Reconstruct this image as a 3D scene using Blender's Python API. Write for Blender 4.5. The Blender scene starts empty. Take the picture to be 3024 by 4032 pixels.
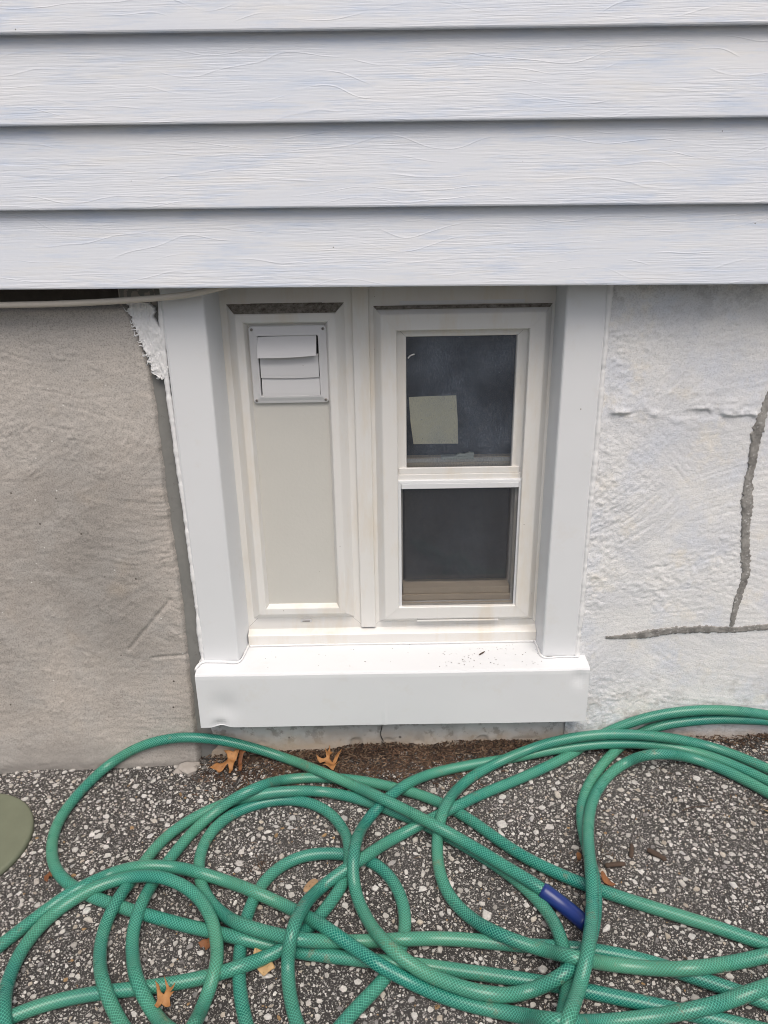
import bpy, bmesh, math, random
import numpy as np
from mathutils import Matrix, Vector

# ------------------------------------------------------------------ camera, sky, sun, exposure
sc = bpy.context.scene
C = sc.collection
cd = bpy.data.cameras.new('camera'); cam = bpy.data.objects.new('camera', cd); C.objects.link(cam)
cd.sensor_fit = 'HORIZONTAL'; cd.sensor_width = 36.0; cd.lens = 36.0
cd.clip_start = 0.02; cd.clip_end = 500.0
cam.matrix_world = Matrix(((0.99986, 0.01664, 0.0, 0.0), (-0.00611, 0.36691, -0.93024, -1.42),
                           (-0.01548, 0.93011, 0.36696, 1.146), (0, 0, 0, 1)))
sc.camera = cam
w = bpy.data.worlds.new('World'); sc.world = w; w.use_nodes = True
nt = w.node_tree; bg = nt.nodes['Background']
sky = nt.nodes.new('ShaderNodeTexSky'); sky.sky_type = 'NISHITA'; sky.sun_disc = False
SUN_EL, SUN_AZ = math.radians(60), math.radians(170)      # high behind the camera, a little to the right
sky.sun_elevation = SUN_EL; sky.sun_rotation = SUN_AZ
sky.air_density = 1.0; sky.dust_density = 6.0; sky.ozone_density = 1.0
nt.links.new(sky.outputs['Color'], bg.inputs['Color']); bg.inputs['Strength'].default_value = 0.10
sd = bpy.data.lights.new('sun', 'SUN'); sd.energy = 1.3; sd.angle = math.radians(45); sd.color = (1.0, 0.965, 0.91)
sun = bpy.data.objects.new('sun', sd); C.objects.link(sun)
sdir = Vector((math.sin(SUN_AZ) * math.cos(SUN_EL), math.cos(SUN_AZ) * math.cos(SUN_EL), math.sin(SUN_EL)))
sun.rotation_euler = (-sdir).to_track_quat('-Z', 'Y').to_euler()
sc.view_settings.view_transform = 'Standard'; sc.view_settings.look = 'None'
sc.view_settings.gamma = 1.0; sc.view_settings.use_curve_mapping = False
sc.cycles.filter_width = 1.0; sc.cycles.max_bounces = 7; sc.cycles.diffuse_bounces = 3; sc.cycles.glossy_bounces = 2; sc.cycles.transparent_max_bounces = 8
sc.view_settings.exposure = 0.39

# ------------------------------------------------------------------ helpers
rng = np.random.default_rng(7); random.seed(7)
def g(x): return 0.004 + 0.032 * x                        # the paving falls to the left
_T = np.random.default_rng(1).random((8, 256, 256))
def vn(x, y, s=0):
    x = np.asarray(x, float); y = np.asarray(y, float)
    xi = np.floor(x).astype(int); yi = np.floor(y).astype(int); fx = x - xi; fy = y - yi
    fx = fx * fx * (3 - 2 * fx); fy = fy * fy * (3 - 2 * fy); T = _T[s % 8]
    a = T[xi & 255, yi & 255]; b = T[(xi + 1) & 255, yi & 255]; c = T[xi & 255, (yi + 1) & 255]; d = T[(xi + 1) & 255, (yi + 1) & 255]
    return (a + (b - a) * fx) * (1 - fy) + (c + (d - c) * fx) * fy
def fbm(x, y, s=0, o=4):
    r = 0; a = .5
    for k in range(o): r = r + a * (vn(x * 2**k + 17 * k, y * 2**k + 31 * k, s + k) - .5); a *= .55
    return r
def tag(o, label=None, cat=None, group=None, kind=None):
    for k, v in (('label', label), ('category', cat), ('group', group), ('kind', kind)):
        if v: o[k] = v
    return o
def empty(name, loc=(0, 0, 0)):
    o = bpy.data.objects.new(name, None); C.objects.link(o); o.location = loc; o.empty_display_size = .05; return o
def obj(name, v, f, m, parent=None, smooth=False, bevel=0, seg=2, col=None, uv=None):
    me = bpy.data.meshes.new(name); me.from_pydata([tuple(p) for p in v], [], [tuple(q) for q in f]); me.materials.append(m)
    if smooth: me.polygons.foreach_set('use_smooth', [True] * len(me.polygons))
    if col is not None:
        a = me.color_attributes.new('col', 'FLOAT_COLOR', 'POINT'); a.data.foreach_set('color', np.asarray(col, np.float32).ravel())
    if uv is not None:
        l = me.uv_layers.new(name='uv'); l.data.foreach_set('uv', np.asarray(uv, np.float32).ravel())
    me.update(); o = bpy.data.objects.new(name, me); C.objects.link(o)
    if parent: o.parent = parent; o.matrix_parent_inverse = parent.matrix_basis.inverted()
    if bevel:
        b = o.modifiers.new('bevel', 'BEVEL'); b.width = bevel; b.segments = seg; b.limit_method = 'ANGLE'; b.angle_limit = math.radians(25)
    return o
def boxvf(x0, x1, y0, y1, z0, z1):
    v = [(x, y, z) for x in (x0, x1) for y in (y0, y1) for z in (z0, z1)]
    return v, [(0, 1, 3, 2), (4, 6, 7, 5), (0, 4, 5, 1), (2, 3, 7, 6), (0, 2, 6, 4), (1, 5, 7, 3)]
def box(name, x0, x1, y0, y1, z0, z1, m, parent=None, bevel=.001):
    return obj(name, *boxvf(x0, x1, y0, y1, z0, z1), m, parent, bevel=bevel)
def join(parts):
    V, F = [], []
    for v, f in parts:
        n = len(V); V += list(v); F += [tuple(i + n for i in q) for q in f]
    return V, F
def grid(X, Y, Z):
    X, Y, Z = np.broadcast_arrays(X, Y, Z); r, c = X.shape
    v = np.stack([X, Y, Z], -1).reshape(-1, 3)
    i = np.arange(r * c).reshape(r, c)
    f = np.stack([i[:-1, :-1], i[:-1, 1:], i[1:, 1:], i[1:, :-1]], -1).reshape(-1, 4)
    return v, f.tolist()
def lathe(prof, n=32, cx=0, cy=0, cz=0):
    v = []; f = []
    for r, z in prof:
        for k in range(n): a = 2 * math.pi * k / n; v.append((cx + r * math.cos(a), cy + r * math.sin(a), cz + z))
    for i in range(len(prof) - 1):
        for k in range(n): f.append((i * n + k, i * n + (k + 1) % n, (i + 1) * n + (k + 1) % n, (i + 1) * n + k))
    return v, f
def tube(P, rad, n=12, uvs=False):
    P = np.asarray(P, float); m = len(P); R = np.full(m, rad) if np.isscalar(rad) else np.asarray(rad)
    T = np.gradient(P, axis=0); T /= np.linalg.norm(T, axis=1)[:, None]
    up = np.array([0, 0, 1.]) if abs(T[0, 2]) < .9 else np.array([1., 0, 0])
    nrm = up - T[0] * up.dot(T[0]); nrm /= np.linalg.norm(nrm)
    a = np.linspace(0, 2 * np.pi, n, endpoint=False); V = np.zeros((m, n, 3))
    for i in range(m):
        nrm = nrm - T[i] * nrm.dot(T[i]); nrm /= np.linalg.norm(nrm); b = np.cross(T[i], nrm)
        V[i] = P[i] + R[i] * (np.cos(a)[:, None] * nrm + np.sin(a)[:, None] * b)
    i0 = np.arange(m - 1)[:, None] * n; k = np.arange(n)[None]; k2 = (k + 1) % n
    F = np.stack([i0 + k, i0 + k2, i0 + n + k2, i0 + n + k], -1).reshape(-1, 4)
    f = F.tolist()
    L = np.concatenate([[0], np.cumsum(np.linalg.norm(np.diff(P, axis=0), axis=1))])
    uv = None
    if uvs:
        u0 = np.repeat(L[:-1], n).reshape(-1, n); u1 = np.repeat(L[1:], n).reshape(-1, n)
        a0 = np.broadcast_to(k / n, u0.shape); a1 = np.broadcast_to((k + 1) / n, u0.shape)
        uv = np.stack([np.stack([u0, a0], -1), np.stack([u0, a1], -1), np.stack([u1, a1], -1), np.stack([u1, a0], -1)], 2).reshape(-1, 2)
        uv = np.concatenate([uv, np.zeros((2 * n, 2))])
    f += [tuple(range(n))[::-1], tuple((m - 1) * n + q for q in range(n))]
    return V.reshape(-1, 3), f, uv
def catmull(P, step):
    P = np.asarray(P, float); E = np.vstack([2 * P[0] - P[1], P, 2 * P[-1] - P[-2]]); out = []
    for i in range(1, len(E) - 2):
        a, b, c, d = E[i - 1:i + 3]; k = max(1, int(round(np.linalg.norm(c - b) / step)))
        for s in range(k):
            t = s / k; out.append(.5 * (2 * b + (c - a) * t + (2 * a - 5 * b + 4 * c - d) * t * t + (3 * b - a - 3 * c + d) * t**3))
    return np.array(out + [P[-1]])

# ------------------------------------------------------------------ materials
class NT:
    def __init__(s, name):
        s.m = bpy.data.materials.new(name); s.m.use_nodes = True; s.t = s.m.node_tree; s.b = s.t.nodes['Principled BSDF']
    def n(s, ty, ins=None, **kw):
        nd = s.t.nodes.new('ShaderNode' + ty)
        for k, v in kw.items(): setattr(nd, k, v)
        for k, v in (ins or {}).items(): s.set(nd.inputs[k], v)
        return nd
    def set(s, sock, v):
        if isinstance(v, bpy.types.NodeSocket): s.t.links.new(v, sock)
        else: sock.default_value = v
    def geo(s, sc=(1, 1, 1), rot=(0, 0, 0), loc=(0, 0, 0)):
        p = s.n('NewGeometry').outputs['Position']
        return s.n('Mapping', {'Vector': p, 'Scale': sc, 'Rotation': rot, 'Location': loc}).outputs[0]
    def noise(s, vec, scale=5, detail=4, rough=.55, dist=0):
        return s.n('TexNoise', {'Vector': vec, 'Scale': scale, 'Detail': detail, 'Roughness': rough, 'Distortion': dist}).outputs[0]
    def vor(s, vec, scale, feature='F1', out=0, rand=1.0):
        return s.n('TexVoronoi', {'Vector': vec, 'Scale': scale, 'Randomness': rand}, feature=feature).outputs[out]
    def ramp(s, fac, stops, interp='LINEAR'):
        r = s.n('ValToRGB', {'Fac': fac}); r.color_ramp.interpolation = interp; e = r.color_ramp.elements
        while len(e) < len(stops): e.new(.5)
        for q, (p, c) in zip(e, stops): q.position = p; q.color = (c, c, c, 1) if np.isscalar(c) else (*c, 1)
        return r.outputs[0]
    def mix(s, fac, a, b, mode='MIX'):
        x = s.n('MixRGB', blend_type=mode)
        for i, v in enumerate((fac, a, b)):
            if isinstance(v, tuple) and len(v) == 3: v = (*v, 1)
            s.set(x.inputs[i], v)
        return x.outputs[0]
    def math(s, op, a, b=0.0, c=0.0, clamp=False):
        x = s.n('Math', operation=op, use_clamp=clamp); s.set(x.inputs[0], a); s.set(x.inputs[1], b); s.set(x.inputs[2], c); return x.outputs[0]
    def bump(s, h, strength, dist=.001):
        prev = s.b.inputs['Normal'].links
        ins = {'Height': h, 'Strength': strength, 'Distance': dist}
        if prev: ins['Normal'] = prev[0].from_socket
        s.set(s.b.inputs['Normal'], s.n('Bump', ins).outputs[0])
    def fin(s, col=None, rough=None, spec=None, metal=None):
        for k, v in (('Base Color', col), ('Roughness', rough), ('Specular IOR Level', spec), ('Metallic', metal)):
            if v is not None:
                if isinstance(v, tuple) and len(v) == 3: v = (*v, 1)
                s.set(s.b.inputs[k], v)
        return s.m
def simple(name, col, rough=.5, var=.12, sc_=30, bump=.0, spec=.5):
    t = NT(name); v = t.geo()
    n = t.noise(v, sc_, 5)
    c = t.mix(n, tuple(np.array(col) * (1 - var)), tuple(np.minimum(1, np.array(col) * (1 + var))))
    if bump: t.bump(t.noise(v, sc_ * 8, 4), bump)
    return t.fin(c, rough, spec)

def m_siding():
    t = NT('embossed_vinyl_siding')
    p = t.geo()
    z = t.n('SeparateXYZ', {'Vector': p}).outputs[2]
    n1 = t.noise(t.geo((5.0, 1, 9)), 1.0, 1.3, .4)
    ph = t.math('FRACT', t.math('ADD', t.math('MULTIPLY', z, 46.0), t.math('MULTIPLY', n1, 4.6)))
    line = t.ramp(ph, [(0, 0), (.44, 0), (.50, 1), (.55, .3), (.60, 0)])
    mask = t.ramp(t.noise(t.geo((6, 1, 26), loc=(4, 2, 1)), 1.0, 2), [(.46, 0), (.62, .9)])
    line = t.math('MULTIPLY', line, mask)
    fine = t.noise(t.geo((13, 1, 330)), 1.0, 2, .6)
    fm = t.ramp(t.noise(t.geo((4, 1, 18), loc=(9, 1, 5)), 1.0, 2), [(.36, .15), (.6, 1)])
    fine = t.math('MULTIPLY', t.ramp(fine, [(.35, 0), (.6, 1)]), fm)
    t.bump(fine, .42, .0007); t.bump(line, .42, .0009)
    base = t.mix(t.ramp(t.noise(t.geo((2.4, 1, 9)), 1.0, 4), [(.35, 0), (.65, 1)]), (.61, .65, .715), (.665, .685, .715))
    blue = t.ramp(t.noise(t.geo((6, 1, 46), loc=(3, 0, 7)), 1.0, 5, .7), [(.50, 0), (.68, .75)])
    c = t.mix(blue, base, (.49, .565, .69))
    cream = t.ramp(t.noise(t.geo((4, 1, 40), loc=(13, 0, 2)), 1.0, 4, .65), [(.54, 0), (.72, .42)])
    c = t.mix(cream, c, (.69, .675, .635))
    st = t.ramp(t.noise(t.geo((18, 1, 300), loc=(1, 0, 3)), 1.0, 4, .7), [(.6, 0), (.72, .5)])
    c = t.mix(t.math('MULTIPLY', st, fm), c, (.42, .47, .58))
    sp = t.ramp(t.vor(t.geo((22, 1, 22)), 1.0), [(0, 1), (.018, 1), (.026, 0)])
    c = t.mix(sp, c, (.12, .11, .1))
    return t.fin(c, .5, .35)
def m_taupe():
    t = NT('taupe_stucco'); v = t.geo()
    a = t.noise(t.geo((1, 1, .7)), 4.0, 5, .55, .4)
    c = t.mix(t.ramp(a, [(.36, 0), (.64, 1)]), (.365, .338, .31), (.47, .43, .39))
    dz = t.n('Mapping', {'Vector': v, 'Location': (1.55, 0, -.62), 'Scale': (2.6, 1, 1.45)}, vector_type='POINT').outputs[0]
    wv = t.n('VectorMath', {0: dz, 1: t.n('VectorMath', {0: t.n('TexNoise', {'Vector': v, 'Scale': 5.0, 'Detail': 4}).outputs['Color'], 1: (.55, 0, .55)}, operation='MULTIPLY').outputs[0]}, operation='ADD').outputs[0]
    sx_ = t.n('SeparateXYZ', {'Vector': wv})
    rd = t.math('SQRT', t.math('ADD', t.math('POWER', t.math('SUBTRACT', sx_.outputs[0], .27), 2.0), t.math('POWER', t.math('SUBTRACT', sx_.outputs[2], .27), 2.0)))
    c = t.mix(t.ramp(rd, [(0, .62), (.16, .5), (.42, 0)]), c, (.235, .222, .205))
    zz0 = t.n('SeparateXYZ', {'Vector': v}).outputs[2]
    c = t.mix(t.ramp(t.math('ADD', zz0, t.math('MULTIPLY', t.noise(v, 6, 4), .5)), [(.95, 0), (1.2, .5)]), c, (.52, .49, .455))
    b = t.ramp(t.noise(v, 11, 6, .6), [(.45, 0), (.7, .7)])
    c = t.mix(b, c, (.41, .392, .37))
    s = t.ramp(t.noise(t.geo(loc=(2.3, 0, .7)), 7, 3), [(.6, 0), (.75, .35)])
    c = t.mix(s, c, (.50, .42, .33))
    e = t.ramp(t.noise(v, 330, 3, .7), [(.32, .66), (.5, 1.0), (.7, 1.16)])
    c = t.mix(1.0, c, e, 'MULTIPLY')
    wsp = t.ramp(t.vor(v, 26), [(0, 1), (.03, 1), (.05, 0)]); c = t.mix(t.math('MULTIPLY', wsp, .8), c, (.8, .79, .76))
    dsp = t.ramp(t.vor(t.geo(loc=(1, 1, 1)), 19), [(0, 1), (.025, 1), (.05, 0)]); c = t.mix(dsp, c, (.06, .05, .04))
    # grime tide line just above the paving
    z = t.n('SeparateXYZ', {'Vector': v}).outputs[2]
    gl = t.math('ADD', z, t.math('MULTIPLY', t.noise(v, 22, 4), .07))
    c = t.mix(t.ramp(gl, [(.03, .75), (.11, 0)]), c, (.25, .238, .22))
    t.bump(t.noise(v, 420, 3), .35, .0006)
    return t.fin(c, .92, .2)
def m_white():
    t = NT('white_painted_stucco'); v = t.geo()
    a = t.noise(v, 6, 4, .55, .5)
    c = t.mix(t.ramp(a, [(.4, 0), (.6, 1)]), (.655, .665, .685), (.735, .735, .73))
    bl = t.ramp(t.noise(t.geo(loc=(5, 0, 2)), 9, 5, .6), [(.5, 0), (.66, .8)]); c = t.mix(bl, c, (.63, .66, .72))
    cr = t.ramp(t.noise(t.geo(loc=(1, 0, 8)), 12, 6, .65), [(.55, 0), (.68, .9)]); c = t.mix(cr, c, (.745, .72, .67))
    z = t.n('SeparateXYZ', {'Vector': v}).outputs[2]
    # chipped grey patches low on the wall
    gp = t.ramp(t.noise(v, 26, 6, .7), [(.52, 0), (.62, 1)]); lo = t.ramp(z, [(.05, .8), (.26, 0)])
    c = t.mix(t.math('MULTIPLY', gp, lo), c, (.40, .385, .365))
    gl = t.math('ADD', z, t.math('MULTIPLY', t.noise(v, 26, 4), .05))
    c = t.mix(t.ramp(gl, [(.055, .8), (.085, 0)]), c, (.40, .31, .23))
    up = t.ramp(z, [(.93, 0), (1.02, .4)]); gp2 = t.ramp(t.noise(t.geo(loc=(0, 0, 3)), 30, 5, .7), [(.5, 0), (.6, 1)])
    c = t.mix(t.math('MULTIPLY', gp2, up), c, (.34, .335, .335))
    e = t.ramp(t.noise(v, 340, 3, .7), [(.32, .80), (.5, 1.0), (.7, 1.05)]); c = t.mix(1.0, c, e, 'MULTIPLY')
    t.bump(t.noise(t.geo((1, 1, 1.5)), 260, 3, .6), .75, .0011)
    return t.fin(c, .75, .3)
def m_footing():
    t = NT('chipped_whitewashed_concrete'); v = t.geo()
    c = t.mix(t.ramp(t.noise(v, 9, 5), [(.4, 0), (.6, 1)]), (.50, .49, .47), (.62, .61, .59))
    gp = t.ramp(t.noise(v, 34, 6, .7), [(.53, 0), (.6, 1)]); c = t.mix(gp, c, (.37, .355, .335))
    z = t.n('SeparateXYZ', {'Vector': v}).outputs[2]
    gl = t.math('ADD', z, t.math('MULTIPLY', t.noise(v, 30, 4), .05))
    c = t.mix(t.ramp(gl, [(.045, .85), (.085, 0)]), c, (.44, .35, .26))
    pit = t.ramp(t.vor(v, 22), [(0, 1), (.06, 1), (.1, 0)]); c = t.mix(pit, c, (.12, .11, .1))
    t.bump(t.noise(v, 240, 4), .5, .001)
    return t.fin(c, .85, .25)
def m_asphalt():
    t = NT('asphalt_binder'); v = t.geo()
    c = t.mix(t.noise(v, 60, 5, .7), (.024, .0225, .022), (.078, .074, .071))
    big = t.ramp(t.noise(v, 3.0, 3), [(.4, .8), (.7, 1.25)]); c = t.mix(1.0, c, big, 'MULTIPLY')
    d = t.vor(v, 520); cell = t.vor(v, 520, out=1)
    pick = t.math('GREATER_THAN', t.n('SeparateXYZ', {'Vector': cell}).outputs[0], .62)
    fl = t.math('MULTIPLY', pick, t.math('LESS_THAN', d, .42))
    c = t.mix(t.math('MULTIPLY', fl, .75), c, (.34, .32, .30))
    # beyond the built stones the chippings are too far off to tell apart
    s = t.n('SeparateXYZ', {'Vector': v})
    far = t.math('MAXIMUM', t.math('GREATER_THAN', t.math('ABSOLUTE', s.outputs[0]), 1.16), t.math('LESS_THAN', s.outputs[1], -.87))
    d2 = t.vor(v, 130); c2 = t.vor(v, 130, out=1)
    p2 = t.math('GREATER_THAN', t.n('SeparateXYZ', {'Vector': c2}).outputs[0], .45)
    f2 = t.math('MULTIPLY', t.math('MULTIPLY', p2, t.math('LESS_THAN', d2, .40)), far)
    c = t.mix(f2, c, (.50, .48, .45))
    t.bump(t.noise(v, 700, 3), .7, .0008); t.bump(t.noise(v, 160, 3), .6, .002)
    return t.fin(c, .88, .25)
def m_vcol(name, rough=.7, bump=.3, bs=500, spec=.3, d=.0005):
    t = NT(name); v = t.geo()
    a = t.n('Attribute', attribute_name='col').outputs['Color']
    c = t.mix(1.0, a, t.ramp(t.noise(v, 260, 3), [(.3, .72), (.7, 1.05)]), 'MULTIPLY')
    c = t.mix(1.0, c, t.ramp(t.noise(v, 9, 5, .65), [(.30, (.74, .73, .71)), (.56, (1.02, 1.01, 1.0))]), 'MULTIPLY')
    t.bump(t.noise(v, bs, 3), bump, d)
    return t.fin(c, rough, spec)
def m_stone():
    t = NT('limestone_chip'); v = t.geo()
    r = t.n('ObjectInfo').outputs['Random']
    c = t.ramp(r, [(0, (.52, .50, .47)), (.35, (.58, .565, .54)), (.6, (.46, .44, .415)), (.8, (.52, .47, .40)), (.92, (.34, .33, .32)), (1, (.62, .61, .59))])
    c = t.mix(1.0, c, t.ramp(t.noise(v, 240, 4), [(.3, .72), (.65, 1.08)]), 'MULTIPLY')
    t.bump(t.noise(v, 420, 3), .35, .0008)
    return t.fin(c, .72, .3)
def m_hose():
    t = NT('green_braided_hose')
    uv = t.n('UVMap', uv_map='uv').outputs[0]; s = t.n('SeparateXYZ', {'Vector': uv}); u, a = s.outputs[0], s.outputs[1]
    def fam(sg):
        q = t.math('FRACT', t.math('ADD', t.math('MULTIPLY', a, 12.0 * sg), t.math('MULTIPLY', u, 182.0)))
        return t.ramp(q, [(0, 0), (.36, 0), (.46, 1), (.54, 1), (.64, 0)])
    l1, l2 = fam(1), fam(-1)
    both = t.math('MAXIMUM', l1, l2)
    v = t.geo()
    n = t.noise(v, 7, 4)
    base = t.mix(t.ramp(n, [(.38, 0), (.62, 1)]), (.0015, .092, .080), (.004, .135, .104))
    fade = t.ramp(t.noise(t.n('CombineXYZ', {0: u}).outputs[0], 2.6, 3), [(.40, 0), (.62, .9)])
    base = t.mix(fade, base, (.065, .205, .122))
    yarn = t.mix(t.noise(v, 11, 2), (.07, .40, .34), (.17, .47, .30))
    c = t.mix(t.math('MULTIPLY', both, .80), base, yarn)
    dirt = t.ramp(t.noise(t.geo(loc=(7, 2, 2)), 24, 6, .7), [(.61, 0), (.70, .6)]); c = t.mix(dirt, c, (.20, .17, .11))
    t.bump(both, .12, .0006); t.bump(t.noise(v, 300, 3), .06, .0005)
    rg = t.ramp(t.noise(v, 40, 4), [(.3, .22), (.7, .40)])
    t.b.inputs['Subsurface Weight'].default_value = .0
    t.set(t.b.inputs['Coat Weight'], .25); t.set(t.b.inputs['Coat Roughness'], .16)
    return t.fin(c, rg, .28)
def m_glass():
    t = NT('dusty_window_glass'); v = t.geo()
    tr = t.n('BsdfTransparent', {'Color': (.97, .98, .975, 1)}).outputs[0]
    gl = t.n('BsdfGlossy', {'Color': (1, 1, 1, 1), 'Roughness': .03}).outputs[0]
    fr = t.n('Fresnel', {'IOR': 1.5}).outputs[0]
    du = t.n('BsdfDiffuse', {'Color': (.40, .47, .58, 1)}).outputs[0]
    m1 = t.n('MixShader', {0: fr, 1: tr, 2: gl}).outputs[0]
    fl = t.ramp(t.noise(t.geo((330, 1, 170)), 1.0, 2, .7), [(.40, .06), (.55, .11), (.72, .20)])
    cl = t.ramp(t.noise(t.geo((7, 1, 9)), 1.0, 3), [(.36, .25), (.60, 1.25)])
    sp = t.ramp(t.vor(v, 38), [(0, .9), (.022, .9), (.035, 0)])
    f = t.math('MAXIMUM', t.math('MULTIPLY', fl, cl), sp)
    m2 = t.n('MixShader', {0: f, 1: m1, 2: du}).outputs[0]
    t.t.links.new(m2, t.t.nodes['Material Output'].inputs['Surface']); return t.m
def m_alu(name='white_painted_aluminium', col=(.70, .715, .73), rough=.42):
    t = NT(name); v = t.geo()
    c = t.mix(t.noise(v, 5, 4), tuple(np.array(col) * .97), tuple(np.array(col) * 1.02))
    d = t.ramp(t.noise(v, 16, 6, .7), [(.56, 0), (.72, .22)]); c = t.mix(d, c, (.60, .56, .49))
    sp = t.ramp(t.vor(v, 17), [(0, 1), (.018, 1), (.026, 0)]); c = t.mix(t.math('MULTIPLY', sp, .85), c, (.13, .11, .09))
    t.bump(t.noise(v, 14, 2), .1, .004); t.bump(t.noise(v, 600, 2), .06, .0004)
    return t.fin(c, rough, .45)
def m_vinyl():
    t = NT('white_window_vinyl'); v = t.geo()
    c = t.mix(t.noise(v, 7, 4), (.70, .69, .665), (.745, .735, .71))
    d = t.ramp(t.noise(t.geo((16, 16, 4)), 1.0, 5, .7), [(.48, 0), (.70, .6)]); c = t.mix(d, c, (.66, .59, .48))
    sp = t.ramp(t.vor(v, 24), [(0, 1), (.018, 1), (.028, 0)]); c = t.mix(t.math('MULTIPLY', sp, .8), c, (.16, .12, .09))
    t.bump(t.noise(v, 500, 2), .05, .0004)
    return t.fin(c, .38, .45)
def m_panel():
    t = NT('pebbled_tan_panel'); v = t.geo()
    c = t.mix(t.noise(v, 8, 4), (.545, .535, .495), (.59, .58, .54))
    d = t.ramp(t.vor(v, 30), [(0, 1), (.02, 1), (.03, 0)]); c = t.mix(d, c, (.25, .22, .18))
    t.bump(t.noise(v, 160, 3), .35, .0012)
    return t.fin(c, .6, .3)
def m_grime():
    t = NT('grime'); v = t.geo()
    c = t.mix(t.ramp(t.noise(v, 90, 6, .75), [(.35, 0), (.65, 1)]), (.12, .10, .082), (.36, .335, .29))
    t.bump(t.noise(v, 300, 4), .6, .001); return t.fin(c, .95, .1)
def m_cement():
    t = NT('grey_cement'); v = t.geo()
    c = t.mix(t.noise(t.geo((1, 1, .35)), 22, 5, .6), (.165, .168, .162), (.25, .247, .232))
    d = t.ramp(t.noise(v, 60, 6, .75), [(.6, 0), (.7, .8)]); c = t.mix(d, c, (.15, .14, .13))
    t.bump(t.noise(v, 150, 4), .35, .0015); return t.fin(c, .9, .2)
def m_caulk():
    t = NT('white_caulk'); v = t.geo()
    c = t.mix(t.noise(v, 40, 4), (.70, .70, .695), (.82, .825, .83))
    t.bump(t.noise(t.geo((220, 220, 60)), 1.0, 4), .6, .0015); return t.fin(c, .5, .4)
def m_leaf(name, a, b):
    t = NT(name); v = t.geo()
    c = t.mix(t.ramp(t.noise(v, 45, 5, .6), [(.35, 0), (.65, 1)]), a, b)
    sp = t.ramp(t.noise(v, 160, 3, .7), [(.6, 0), (.7, .7)]); c = t.mix(sp, c, (.07, .04, .02))
    t.bump(t.noise(v, 350, 3), .4, .0006); return t.fin(c, .6, .3)

M_SID, M_TAU, M_WHT, M_FOOT, M_ASP = m_siding(), m_taupe(), m_white(), m_footing(), m_asphalt()
M_CHIP = m_vcol('stone_chippings'); M_STONE = m_stone(); M_HOSE = m_hose(); M_GLASS = m_glass(); M_ALU = m_alu()
M_VIN, M_PAN, M_GRI, M_CEM, M_CAU = m_vinyl(), m_panel(), m_grime(), m_cement(), m_caulk()
def m_fill():
    t = NT('grey_crack_mortar'); v = t.geo()
    c = t.mix(t.ramp(t.noise(v, 38, 6, .7), [(.35, 0), (.65, 1)]), (.15, .145, .138), (.34, .33, .31))
    d = t.ramp(t.noise(v, 150, 4, .7), [(.58, 0), (.68, .8)]); c = t.mix(d, c, (.60, .60, .59))
    t.bump(t.noise(v, 220, 4), .8, .0015); return t.fin(c, .92, .2)
M_FILL = m_fill()
M_LIT = m_vcol('leaf_litter', .9, .4)
M_VENT = m_alu('vent_plastic', (.645, .645, .65), .42)
M_DARK = simple('dark_interior', (.02, .021, .023), .9)
M_CURT = simple('slate_cloth', (.085, .105, .145), .95, .35, 60, .4)
M_SCR = simple('screen_wire', (.09, .09, .095), .5)
M_BLUE = simple('blue_plastic', (.012, .03, .16), .3, .1, 40)
M_OLIVE = simple('olive_plastic', (.150, .165, .112), .6, .16, 22, .25)
M_TAN = simple('tan_cable', (.50, .46, .40), .6, .1, 60, .1)
M_METAL = simple('screw_zinc', (.30, .28, .26), .4, .3, 300)
M_PAPER = simple('yellowed_card', (.90, .855, .66), .8, .08, 25)
M_BARK = simple('bark', (.075, .05, .036), .95, .5, 140, .9)
M_SOIL = simple('soil', (.085, .06, .045), .95, .5, 160, .9)
M_RUBBLE = simple('mortar_chunk', (.34, .31, .28), .9, .2, 70, .6)
M_DCRACK = simple('open_crack', (.06, .055, .05), .95)
M_LOCK = m_alu('sash_lock_plastic', (.62, .68, .66), .4)

# ------------------------------------------------------------------ paving
def axis(lo, a, b, hi, d):
    l = [lo] + [a - (a - lo) * q for q in (.5, .2, .06, .02)]; r = [b + (hi - b) * q for q in (.02, .06, .2, .5)] + [hi]
    return np.array(l + list(np.arange(a, b, d)) + r)
gx = axis(-30, -1.3, 1.3, 30, .009); gy = np.array([-60, -30, -12, -5, -2.4] + list(np.arange(-1.2, .03, .009)) + [.05])
X, Y = np.meshgrid(gx, gy)
near = np.clip((1.3 - np.abs(X)) / .2, 0, 1) * np.clip((1.25 + Y) / .2, 0, 1)
Z = g(np.clip(X, -6, 6)) + near * (.006 * fbm(X * 9, Y * 9, 2) + .0022 * fbm(X * 60, Y * 60, 3))
pave = obj('pavement', *grid(X, Y, Z), M_ASP, smooth=True); tag(pave, kind='structure')
def gz(x, y): return g(x) + .006 * fbm(x * 9, y * 9, 2) + .0022 * fbm(x * 60, y * 60, 3)

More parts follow.
